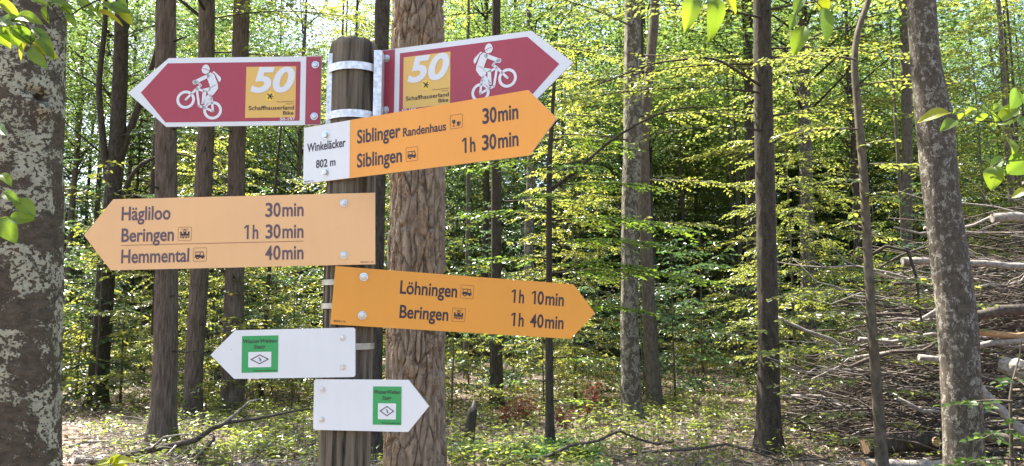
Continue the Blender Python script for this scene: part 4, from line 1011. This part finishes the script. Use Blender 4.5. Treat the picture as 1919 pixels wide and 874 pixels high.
for x, y, rz, q in scatter(88, 13.2, 27, 1.1, .72, 3, lambda x, y: not (y < 14.2 and .05 < x / y < .42)):
    lb = behind(x, y); sc_ = .75 + .5 * ((q * 7) % 1)
    plant_tree('beech_sapling', ('tall' if sc_ > 1 else 'low') + ' bushy beech sapling in the undergrowth behind ' + lb, 'sapling', proto_small[int(q * 4)], x, y, rz, sc_, 'beech saplings behind ' + lb)
for x, y, rz, q in scatter(92, 17, 46, 1.9, .76, 5, lambda x, y: gap_left(x, y) and open_to_sun(x, y, 9)):
    lb = behind(x, y); far = 'far back' if y > 32 else 'standing'
    plant_tree('young_beech', 'slender young beech with tiered leaves %s behind %s' % (far, lb), 'tree', proto_mid[int(q * 4)], x, y, rz, .85 + .5 * ((q * 7) % 1), 'young beeches %s behind %s' % (far, lb))
for x, y, rz, q in scatter(9, 24, 42, 2.6, .66, 6, gap_left):
    lb = behind(x, y)
    plant_tree('fir_tree', 'dark shaded fir behind ' + lb, 'tree', proto_fir[int(q * 2)], x, y, rz, .8 + .4 * ((q * 7) % 1), 'dark firs behind ' + lb)
def far_wood():
    g = np.random.default_rng(77); Lv = Leaves()
    for c in range(2600):
        x = g.uniform(-62, 62); y = g.uniform(56, 74); top = 23 + 4 * math.sin(x * .21) + 3 * math.sin(x * .53 + 1)
        if -.60 < x / y < -.52: top *= .55
        h = g.random() ** .9 * max(4, top); m = 60
        P = np.array([x, y, h]) + g.normal(0, 1, (m, 3)) * [1.5, 1.2, .7]; hd = g.random(m) * 6.28
        Lv.add(P, np.column_stack([np.cos(hd), np.sin(hd), g.normal(-.1, .25, m)]), np.column_stack([g.normal(0, .9, m), g.normal(-.3, .9, m), np.ones(m)]), .48 * g.uniform(.6, 1.2, m), .34)
    return Lv.mesh('far_wood', True, 77)
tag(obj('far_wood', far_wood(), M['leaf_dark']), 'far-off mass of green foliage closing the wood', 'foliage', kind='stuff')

# ---------------------------------------------------------------- what lies and grows on the floor
def litter():
    g = np.random.default_rng(91); n = 46000
    y = 4.5 + 26 * g.random(n) ** 1.7; x = g.uniform(-.78, .78, n) * (y + .5)
    z = gh(x, y) + .008 + .03 * g.random(n); hd = g.random(n) * 6.28
    Lv = Leaves(); Lv.add(np.column_stack([x, y, z]), np.column_stack([np.cos(hd), np.sin(hd), g.normal(0, .3, n)]), np.column_stack([g.normal(0, .5, n), g.normal(0, .5, n), np.ones(n)]), .075 * g.uniform(.6, 1.2, n), .045)
    return Lv.mesh('leaf_litter', True, 91)
tag(obj('leaf_litter', litter(), M['litter']), 'brown dead leaves strewn over the forest floor', 'leaf litter', kind='stuff')

def twig_litter():
    g = np.random.default_rng(92); W = Wood()
    for k in range(2000):
        if k % 3 == 0: x, y = g.uniform(-5.4, -1.5), g.uniform(7.6, 12)
        elif k % 3 == 1: x, y = g.uniform(1.5, 7.5), g.uniform(7.6, 13)
        else: y = g.uniform(7, 20); x = g.uniform(-.7, .7) * y
        l = g.uniform(.15, .75); a = g.random() * 6.28; b = a + g.normal(0, .5); z = float(gh(x, y)) + .02 + .10 * g.random() ** 2; r = g.uniform(.003, .008)
        p0 = np.array([x, y, z]); p1 = p0 + [l * .5 * math.cos(a), l * .5 * math.sin(a), g.normal(.01, .05)]; p2 = p1 + [l * .5 * math.cos(b), l * .5 * math.sin(b), g.normal(0, .06)]
        W.tube(np.array([p0, p1, p2]), [r, r * .8, r * .4], 3)
    return W.mesh('twig_litter')
tag(obj('twig_litter', twig_litter(), M['dead_wood']), 'thin dry twigs scattered over the forest floor', 'twigs', kind='stuff')

def seedlings():
    g = np.random.default_rng(93); Lv = Leaves(); W = Wood()
    def patch(n, cx, cy_, sx, sy, hmax):
        for k in range(n):
            x, y = cx + g.normal(0, sx), cy_ + g.normal(0, sy)
            if y < 7.2: continue
            h = g.uniform(.08, hmax); m = g.integers(6, 14); z = float(gh(x, y))
            hd = g.random(m) * 6.28; f = .35 + .65 * g.random(m); rr = g.uniform(.02, .11, m)
            P = np.column_stack([x + rr * np.cos(hd), y + rr * np.sin(hd), z + h * f])
            Lv.add(P, np.column_stack([np.cos(hd), np.sin(hd), g.normal(-.05, .2, m)]), np.column_stack([g.normal(0, .3, m), g.normal(0, .3, m), np.ones(m)]), .07 * g.uniform(.7, 1.2, m), .045)
            W.tube(np.array([[x, y, z], [x, y, z + h]]), [.004, .002], 3)
    patch(230, 2.3, 10.4, 1.7, 1.4, .36); patch(210, .6, 12.5, 2.2, 1.6, .42); patch(120, 4.2, 12.6, 1.6, 1.2, .4); patch(130, -4.6, 11.0, 1.2, 1.0, .28); patch(90, -3.0, 9.3, .7, .6, .26); patch(170, -2.4, 10.5, 1.0, 1.4, .30); patch(120, -.4, 9.0, .8, .6, .28)
    patch(220, -5.5, 14.5, 2.4, 1.6, .5); patch(260, 3.5, 15.5, 3.0, 2.0, .5); patch(90, -3.6, 11.8, .8, 1.0, .25); patch(160, -1.5, 14.5, 2.2, 1.5, .45)
    return Lv.mesh('seedlings', False, 93), W.mesh('seedling_stems')
sl, ss = seedlings()
s_o = tag(obj('seedlings', sl, M['leaf_ground']), 'low carpet of bright green beech seedlings on the floor', 'seedlings', kind='stuff')
obj('stems', ss, M['bark_grey'], s_o)
def ferns():
    g = np.random.default_rng(94); Lv = Leaves()
    for k in range(46):
        x, y = .25 + g.normal(0, .62), 9.65 + g.normal(0, .35); z = float(gh(x, y))
        for f in range(5):
            a = g.random() * 6.28; L_ = g.uniform(.22, .42); m = 16; u = (np.arange(m) + .5) / m
            hd = np.array([math.cos(a), math.sin(a), 0]); sd = np.array([-hd[1], hd[0], 0])
            for sg in (-1, 1):
                P = np.array([x, y, z]) + hd * (L_ * u)[:, None]; P[:, 2] += L_ * (1.0 * u - .85 * u * u)
                Lv.add(P, hd * .5 + sd * sg + np.zeros((m, 3)), np.tile([[0, 0, 1.0]], (m, 1)) + g.normal(0, .15, (m, 3)), .075 * (1.05 - u), .022)
    return Lv.mesh('ground_ferns', True, 94)
tag(obj('ground_ferns', ferns(), M['fern']), 'patch of deep green feathery plants at the sapling foot', 'ferns', kind='stuff')

def withered(seed, h):
    g = np.random.default_rng(seed); Lv = Leaves(); W = Wood()
    for k in range(5):
        a = g.random() * 6.28; top = np.array([.22 * math.cos(a), .22 * math.sin(a), h * g.uniform(.7, 1)])
        W.tube(np.array([[0, 0, -.03], top * .5 + [0, 0, .05], top]), [.008, .005, .002], 4)
        m = 34; u = g.uniform(.3, 1, m); P = top * u[:, None] + g.normal(0, .05, (m, 3)); hd = g.random(m) * 6.28
        Lv.add(P, np.column_stack([np.cos(hd), np.sin(hd), g.normal(-.5, .4, m)]), g.normal(0, 1, (m, 3)), .07 * g.uniform(.7, 1.2, m), .036)
    return W.mesh('stem'), Lv.mesh('foliage', True, seed)
wa, wb = withered(1, .62), withered(2, .42)
for me_ in (wa, wb): me_[0].materials.append(M['dead_dark']); me_[1].materials.append(M['leaf_red'])
for pr, x, y, lb in ((wa, 1.14, 12.4, 'tallest tuft of withered red-brown leaves on the floor behind the thin sapling'), (wb, .28, 12.7, 'withered red-brown leaf tuft between the thin sapling and the slim dark trunk'), (wb, -.02, 12.3, 'small withered reddish plant near the slim dark trunk'), (wb, .78, 11.9, 'low withered reddish plant close beside the thin sapling stem')):
    plant_tree('withered_plant', lb, 'plant', pr, x, y, x * 3, 1.0, None, ('stem', 'foliage'))

def lump(name, W, mt, label, cat, group=None):
    return tag(obj(name, W.mesh(name), mt), label, cat, group)
def bent(p0, p1, n, wob, seed, sag=0.0):
    g = np.random.default_rng(seed); s = np.linspace(0, 1, n); p0, p1 = np.array(p0, float), np.array(p1, float); L_ = np.linalg.norm(p1 - p0)
    w = np.cumsum(g.normal(0, wob, (n, 3)), axis=0); w -= w[0] + (w[-1] - w[0]) * s[:, None]
    P = p0 + (p1 - p0) * s[:, None] + w * L_; P[:, 2] += sag * 4 * s * (1 - s)
    return P
# snag, stake and fallen branch
t = thing('tree_stump', 'short grey broken stump on the green floor beside the big pine', 'stump', (-.53, 10.5, 0))
W = Wood(); W.tube([(-.05, 0, -.05), (-.03, 0, .15), (.0, 0, .36), (.01, 0, .43)], [.085, .072, .064, .05], 12); obj('trunk', W.mesh('trunk'), M['bark_dark'], t)
W = Wood(); W.tube([(.01, 0, .425), (.02, .0, .45), (.03, 0, .56)], [.045, .03, .006], 7); obj('splinter', W.mesh('splinter'), M['dead_wood'], t)
t = thing('tree_stump', 'thin splintered brown stake near the pale lichened beech', 'stump', (-5.05, 8.75, 0))
W = Wood(); W.tube([(0, 0, -.05), (.01, 0, .2), (.01, 0, .26)], [.055, .05, .035], 9); obj('trunk', W.mesh('trunk'), M['split_wood'], t)
W = Wood(); W.tube([(.0, 0, .25), (.02, 0, .36)], [.03, .004], 5); obj('splinter', W.mesh('splinter'), M['split_wood'], t)
t = thing('fallen_branch', 'long crooked fallen branch rising from the conifer foot', 'branch', (-4.5, 9.2, 0))
W = Wood(); W.tube(np.array([(-.1, -.1, .02), (.25, 0, .09), (.6, .05, .16), (.8, .05, .2), (.98, .08, .33), (1.15, .1, .40), (1.5, .15, .44), (1.9, .2, .52), (2.2, .3, .55)]), [.042, .04, .035, .033, .028, .024, .018, .012, .006], 9); obj('trunk', W.mesh('trunk'), M['dead_dark'], t)
W = Wood(); W.tube(np.array([(1.1, .1, .385), (1.25, .08, .5), (1.4, .1, .64), (1.55, .1, .68)]), [.022, .018, .012, .005], 6); obj('fork', W.mesh('fork'), M['dead_wood'], t)
W = Wood(); W.tube(np.array([(.3, 0, .1), (.5, -.1, .26), (.75, -.1, .3), (.95, -.05, .25)]), [.014, .012, .008, .004], 5); W.tube(np.array([(.6, 0, .15), (.5, -.2, -.02)]), [.014, .008], 5); obj('twig', W.mesh('twig'), M['dead_wood'], t)
for k, (p0, p1, r, lb) in enumerate((((-4.9, 8.9, .05), (-3.9, 9.6, .03), .045, 'short pale log lying under the crooked fallen branch'), ((-5.4, 9.6, .06), (-4.2, 10.6, .12), .02, 'thin bent stick lying between the conifer foot and the splintered stake'), ((-3.5, 8.8, .02), (-3.35, 8.9, .30), .03, 'broken reddish stub standing among the seedlings'),
                                     ((.2, 8.8, .05), (1.9, 9.3, .18), .022, 'dark arched stick lying before the green feathery patch'), ((1.3, 8.9, .1), (3.4, 8.5, .12), .02, 'dark slanting stick lying in the sunlit seedlings'))):
    W = Wood(); P = bent(p0, p1, 9, .03, 500 + k, .05 if k > 2 else 0); W.tube(P, np.linspace(r, r * .5, 9), 7)
    lump('fallen_branch', W, M['dead_dark' if k > 1 else 'dead_wood'], lb, 'branch')

# ---------------------------------------------------------------- the brush pile
def pile_top(x): return float(np.interp(x, [3.6, 4.3, 4.8, 5.3, 6.1, 7.5, 9.0], [.15, .55, 1.3, 2.3, 2.95, 3.3, 3.0]))
g = np.random.default_rng(123)
W = Wood()
for k in range(1900):
    x = g.uniform(4.1, 9.5); y = g.uniform(9.2, 12.2); top = pile_top(x) * (1 - .35 * abs(y - 10.6) / 1.6)
    z = g.random() ** .8 * top; l = g.uniform(.5, 1.9); a = g.normal(0, .35) + (math.pi if g.random() < .5 else 0); el = g.normal(0, .24); r = g.uniform(.004, .015)
    d = np.array([math.cos(a) * math.cos(el), math.sin(a) * math.cos(el), math.sin(el)]); P = bent(np.array([x, y, z]) - d * l / 2, np.array([x, y, z]) + d * l / 2, 4, .05, k); P[:, 2] = np.maximum(P[:, 2], .02)
    W.tube(P, np.linspace(r, r * .4, 4), 3)
tag(lump('brush', W, M['dead_dark'], 'tangle of thin dead twigs packed inside the brush pile', 'brush'), kind='stuff')
for k in range(120):
    x = g.uniform(4.3, 8.2); lay = (k % 15 + g.random()) / 15; y = g.uniform(8.95, 10.2) + .5 * lay
    z = max(.08, lay * pile_top(x) * 1.0); l = g.uniform(1.2, 3.4); a = g.normal(0, .22) + (math.pi if g.random() < .62 else 0); el = g.normal(.02, .17); r = g.uniform(.009, .026)
    d = np.array([math.cos(a) * math.cos(el), math.sin(a) * .8 * math.cos(el), math.sin(el)])
    P = bent(np.array([x, y, z]) - d * l * .45, np.array([x, y, z]) + d * l * .55, 10, .022, 700 + k, g.normal(0, .06)); P[:, 2] = np.maximum(P[:, 2], .04)
    lv = 'near the top of' if lay > .66 else ('midway up' if lay > .33 else 'at the foot of'); ds = ('thick ' if r > .023 else 'thin ') + ('pale grey' if k % 3 else 'dark brown') + ' bare branch'
    t = thing('dead_branch', ds + ' lying ' + lv + ' the brush pile', 'branch', tuple(map(float, P[0])), 0, ds + 'es ' + lv + ' the brush pile')
    W = Wood(); W.tube(P - P[0], r * (1 - np.linspace(0, 1, 10) * .72), 7); obj('stem', W.mesh('stem'), M['dead_wood' if k % 3 else 'dead_dark'], t)
    for q in range(int(g.integers(2, 5))):
        W = Wood()
        i = int(g.integers(3, 8)); tl = g.uniform(.25, .8); dd = norm(d + np.array([0, g.normal(0, .5), g.normal(.1, .55)])); b = P[i] - P[0]
        W.tube(bent(b, b + dd * tl, 5, .05, k * 9 + q), np.linspace(r * .4, r * .12, 5), 4)
        obj('side_twig', W.mesh('side_twig'), M['dead_wood' if k % 3 else 'dead_dark'], t)
def log(p0, p1, r, mt, label, wob=.008, seed=0, cut=True, scar=None, cat='log'):
    P = bent(p0, p1, 14, wob, seed); t = thing('log', label, cat, tuple(map(float, P[0])))
    W = Wood(); n = 14; W.tube(P - P[0], r * (1 - .16 * np.linspace(0, 1, n)) * (1 + .05 * np.random.default_rng(seed).normal(0, 1, n)), 18); obj('bark', W.mesh('bark'), M[mt], t)
    if cut:
        for e, d in ((P[0], P[0] - P[1]), (P[-1], P[-1] - P[-2])):
            d = norm(d); W = Wood(); rr = r * (.97 if e is P[0] else .82); W.tube(np.array([e - P[0] + d * .002, e - P[0] + d * .008]), [rr, rr * .97], 18); obj('cut_end', W.mesh('cut_end'), M['cut_wood'], t)
    if scar is not None:
        c = P[scar] - P[0]; W = Wood(); W.tube(np.array([c + [0, -r * .86, .01], c + [.01, -r * 1.10, .012]]), [.062, .050], 16); o = obj('branch_scar', W.mesh('branch_scar'), M['cut_wood'], t)
    return t
log((4.1, 9.2, .15), (6.3, 9.4, .22), .12, 'bark_dark', 'thick dark log with an orange branch scar at the pile base', scar=5, seed=1)
log((3.75, 8.45, .05), (4.9, 8.6, .03), .07, 'dead_wood', 'pale barkless log lying in front of the thick dark log', seed=2)
log((4.55, 9.0, 2.28), (8.5, 9.3, 2.52), .042, 'dead_wood', 'long pale straight pole lying high across the brush pile', wob=.012, seed=3, cut=False)
log((5.6, 8.95, 2.78), (8.6, 9.2, 2.9), .055, 'dead_wood', 'stout grey log end on top of the brush pile', seed=4, cut=False)
log((5.2, 8.95, 1.62), (8.2, 9.3, 2.0), .062, 'dead_dark', 'smooth brown log lying midway up the brush pile', seed=5, cut=False)
log((4.9, 8.9, 1.45), (7.8, 9.1, 1.42), .04, 'split_wood', 'reddish brown barkless pole midway in the brush pile', seed=6, cut=False)
log((4.6, 8.85, 1.18), (7.5, 9.0, 1.32), .036, 'dead_wood', 'pale crooked pole low in the brush pile', wob=.03, seed=7, cut=False)
log((5.15, 8.75, .9), (5.75, 8.5, .12), .055, 'dead_wood', 'pale short pole leaning down at the pile foot', seed=8)
log((5.0, 8.6, .42), (6.4, 8.3, .02), .06, 'bark_grey', 'mossy grey pole sloping to the ground beside the lichened trunk', seed=9)
log((4.75, 8.7, .05), (5.0, 8.75, .5), .05, 'bark_grey', 'stubby upright pole end beside the mossy sloping pole', seed=10)
def split_block(loc, s, rz, mt, label, seed):
    g = np.random.default_rng(seed); n = 9; th = np.linspace(0, 2 * np.pi, n, endpoint=False); V = []; F = []
    for k, z in enumerate(np.linspace(-.5, .5, 6)):
        r = (1 + g.normal(0, .10, n)) * (.62 if k in (0, 5) else .72); V += [(r[i] * math.cos(th[i]) * s[0], z * s[1] * 1.6, r[i] * math.sin(th[i]) * s[2]) for i in range(n)]
    for k in range(5):
        for i in range(n): F.append([k * n + i, k * n + (i + 1) % n, (k + 1) * n + (i + 1) % n, (k + 1) * n + i])
    F += [list(range(n))[::-1], [5 * n + i for i in range(n)]]
    o = tag(obj('wood_block', mesh('wood_block', V, faces=F), M[mt]), label, 'wood block'); o.location = loc; o.rotation_euler = (0.2, .1, rz)
    return o
split_block((5.62, 8.72, 1.06), (.15, .2, .15), .4, 'dead_wood', 'rough pale grey chunk of wood wedged in the brush pile', 3)
split_block((5.98, 8.7, 1.18), (.13, .2, .19), .2, 'split_wood', 'torn orange-brown chunk of wood beside the pale chunk', 4)
W = Wood(); W.tube(np.array([(4.0, 8.7, 2.3), (4.2, 8.65, 2.42), (4.42, 8.6, 2.36), (4.5, 8.6, 2.05), (4.52, 8.62, 1.7), (4.55, 8.62, 1.45)]), [.02, .02, .019, .016, .013, .008], 8)
lump('dead_branch', W, M['bark_dark'], 'dark hook-shaped branch hanging down from the brush pile', 'branch')

# ---------------------------------------------------------------- leafy twigs close by
def leaf_mesh(kind):
    """one beech leaf: pointed oval, wavy edge, pleated along its veins; length 1 along +X, facing +Z"""
    nu, nv = 15, 9; u = np.linspace(0, 1, nu); v = np.linspace(-1, 1, nv); U, Vv = np.meshgrid(u, v, indexing='ij')
    half = .5 * np.sin(np.pi * U ** .82) ** .8 * (1 - .12 * U); half *= 1 + .045 * np.sin(U * 44)
    Y = Vv * half; Z = .10 * np.abs(Vv) * half * 2 * (1 + .2 * kind) + .016 * np.sin((U - .35 * np.abs(Vv)) * 48) * (1 - np.abs(Vv) ** 4) * np.clip(np.abs(Vv) * 3, 0, 1) - (.16 + .1 * kind) * U * U + .04 * kind * np.sin(U * 5 + Vv)
    i = (np.arange(nu - 1)[:, None] * nv + np.arange(nv - 1)[None]).ravel()
    me = mesh('leaf', np.stack([U, Y, Z], -1).reshape(-1, 3), quads=np.stack([i, i + nv, i + nv + 1, i + 1], -1), smooth=True, rnd=np.full(len(i), .25 + .25 * kind))
    me.materials.append(M['leaf_near']); return me
LEAF = [leaf_mesh(k) for k in range(3)]
LEAFY = leaf_mesh(1); LEAFY.materials.clear(); LEAFY.materials.append(M['leaf_yellow'])
def leafy_twig(label, Y, leaves, twigs, seed, yellow=(), face=.95, cat='branch', grow=1.3):
    g = np.random.default_rng(seed); p = twigs[0][0]
    t = thing('leafy_twig', label, cat, (p[0], Y, p[1]))
    W = Wood()
    for tw in twigs:
        P = np.array([(x - p[0], g.normal(0, .006), z - p[1]) for x, z in tw]); s = np.linspace(0, 1, len(P)); s2 = np.linspace(0, 1, len(P) * 3)
        P = np.column_stack([np.interp(s2, s, P[:, c]) for c in range(3)]); W.tube(P, np.linspace(.0032, .0014, len(P)), 6)
    for i, (bx, bz, tx, tz, w) in enumerate(leaves):
        dy = g.normal(0, .018); b = Vector((bx - p[0], dy * .4, bz - p[1])); e = Vector((tx - p[0], dy * .4 + g.normal(0, .014), tz - p[1])); d = (e - b) * grow; L_ = d.length
        X = d.normalized(); n0 = Vector((g.normal(0, .3), -face + g.normal(0, .15), .55 + g.normal(0, .25))); Yv = n0.cross(X).normalized(); Zv = X.cross(Yv)
        o = obj('leaf', LEAFY if i in yellow else LEAF[int(g.integers(0, 3))], None, t)
        wy = max(w * 1.12 * grow, L_ * .52)
        o.matrix_local = Matrix(((X.x * L_, Yv.x * wy, Zv.x * L_, b.x), (X.y * L_, Yv.y * wy, Zv.y * L_, b.y), (X.z * L_, Yv.z * wy, Zv.z * L_, b.z), (0, 0, 0, 1)))
        near = min((q for tw in twigs for q in tw), key=lambda q: (q[0] - bx) ** 2 + (q[1] - bz) ** 2)
        W.tube(np.array([(near[0] - p[0], 0, near[1] - p[1]), tuple(b)]) + 1e-5, [.0012, .0009], 4)
    obj('twig', W.mesh('twig'), M['bark_dark'], t)
    return t
A = [(-1.584, 2.574, -1.535, 2.541, .026), (-1.525, 2.53, -1.467, 2.521, .035), (-1.566, 2.521, -1.524, 2.526, .021), (-1.58, 2.516, -1.542, 2.503, .024), (-1.576, 2.495, -1.527, 2.457, .04), (-1.487, 2.45, -1.525, 2.414, .026), (-1.481, 2.432, -1.439, 2.384, .026), (-1.48, 2.49, -1.438, 2.472, .021), (-1.459, 2.47, -1.417, 2.422, .021), (-1.47, 2.442, -1.417, 2.417, .019), (-1.512, 2.49, -1.481, 2.462, .014), (-1.549, 2.498, -1.483, 2.457, .011), (-1.538, 2.51, -1.506, 2.508, .014), (-1.593, 2.488, -1.553, 2.452, .035), (-1.597, 2.574, -1.571, 2.59, .028)]
leafy_twig('low hanging beech twig with crowded leaves before the lichened beech trunk', 2.3, A, [[(-1.72, 2.78), (-1.638, 2.636), (-1.6, 2.584), (-1.583, 2.551), (-1.554, 2.5), (-1.482, 2.442)]], 1, yellow=(5, 9))
A2 = [(-1.439, 2.572, -1.451, 2.531, .017), (-1.487, 2.584, -1.447, 2.577, .019), (-1.427, 2.569, -1.37, 2.569, .026), (-1.39, 2.561, -1.364, 2.544, .019), (-1.373, 2.533, -1.349, 2.508, .021), (-1.349, 2.584, -1.304, 2.564, .024), (-1.275, 2.574, -1.292, 2.538, .024), (-1.281, 2.544, -1.226, 2.533, .026), (-1.265, 2.567, -1.222, 2.551, .024), (-1.223, 2.559, -1.191, 2.526, .019), (-1.245, 2.569, -1.193, 2.551, .014), (-1.217, 2.59, -1.194, 2.569, .019), (-1.317, 2.546, -1.292, 2.538, .012), (-1.438, 2.587, -1.398, 2.574, .021)]
leafy_twig('beech twig reaching across from the lichened trunk towards the sky gap', 2.3, A2, [[(-1.05, 2.80), (-1.219, 2.625), (-1.278, 2.584), (-1.325, 2.551), (-1.366, 2.541), (-1.4, 2.531), (-1.433, 2.518)]], 2, yellow=(7, 9))
B = [(-1.545, 2.035, -1.509, 2.016, .026), (-1.526, 1.979, -1.483, 1.958, .017), (-1.492, 1.961, -1.446, 1.925, .035), (-1.507, 1.902, -1.454, 1.905, .035), (-1.541, 1.902, -1.496, 1.852, .044), (-1.56, 2.18, -1.53, 2.165, .02)]
leafy_twig('small twig of green leaves halfway up the lichened beech trunk', 2.3, B, [[(-1.75, 2.2), (-1.634, 2.05), (-1.573, 2.021), (-1.542, 2.0), (-1.523, 1.985), (-1.486, 1.955), (-1.503, 1.905)]], 3)
Cc = [(.369, 2.253, .35, 2.185, .031), (.41, 2.25, .412, 2.173, .035), (.421, 2.25, .459, 2.222, .019)]
leafy_twig('twig with three hanging yellow-green leaves overhead', 1.5, Cc, [[(.47, 2.6), (.44, 2.413), (.408, 2.298), (.413, 2.266), (.371, 2.251)]], 4, yellow=(2,), face=1.0, grow=1.08)
D = [(.621, 2.225, .64, 2.164, .04), (.595, 2.192, .57, 2.144, .031), (.586, 2.25, .567, 2.214, .017), (.626, 2.248, .639, 2.221, .022), (.57, 2.21, .555, 2.179, .016)]
leafy_twig('twig with five broad hanging leaves overhead beside the dark trunk top', 1.5, D, [[(.60, 2.6), (.611, 2.413), (.618, 2.308), (.601, 2.253), (.584, 2.231), (.572, 2.205), (.588, 2.194)]], 5, yellow=(3,), face=1.0, grow=1.12)
Ee = [(1.279, 2.199, 1.216, 2.197, .024), (1.287, 2.174, 1.248, 2.156, .026), (1.326, 2.199, 1.363, 2.215, .017), (1.4, 2.208, 1.446, 2.222, .022), (1.395, 2.206, 1.42, 2.17, .02), (1.477, 2.202, 1.432, 2.188, .043), (1.476, 2.27, 1.457, 2.222, .041), (1.284, 2.199, 1.324, 2.206, .02), (1.368, 2.199, 1.376, 2.177, .03), (1.465, 2.183, 1.489, 2.152, .035)]
leafy_twig('level beech twig pointing at the swelling of the lichened trunk', 2.2, Ee, [[(1.85, 2.36), (1.677, 2.279), (1.491, 2.199), (1.428, 2.17), (1.336, 2.177), (1.27, 2.183)]], 6, yellow=(0,))
Ef = [(1.439, 2.07, 1.451, 2.116, .022), (1.426, 2.07, 1.393, 2.039, .026), (1.388, 2.039, 1.376, 1.99, .039), (1.483, 2.066, 1.441, 2.03, .05), (1.423, 2.03, 1.4, 2.012, .017), (1.484, 1.968, 1.453, 1.961, .022)]
leafy_twig('lower beech twig with round dark leaves before the brush pile', 2.2, Ef, [[(1.85, 2.26), (1.667, 2.161), (1.482, 2.079), (1.421, 2.062), (1.365, 2.026)]], 7, yellow=(5,))
G = [(-2.025, .891, -2.001, .929, .048), (-2.008, .886, -1.92, .9, .048), (-2.025, .886, -2.084, .891, .042), (-2.013, .883, -1.98, .92, .042), (-2.025, .88, -2.118, .871, .036), (-2.007, .88, -1.942, .868, .036)]
leafy_twig('bright yellow-green top of a small plant near the fallen branch', 4.0, G, [[(-2.02, 0.0), (-2.03, .45), (-2.015, .885)]], 8, yellow=(0, 1, 2, 3, 4, 5), face=.5, cat='plant', grow=1.1)
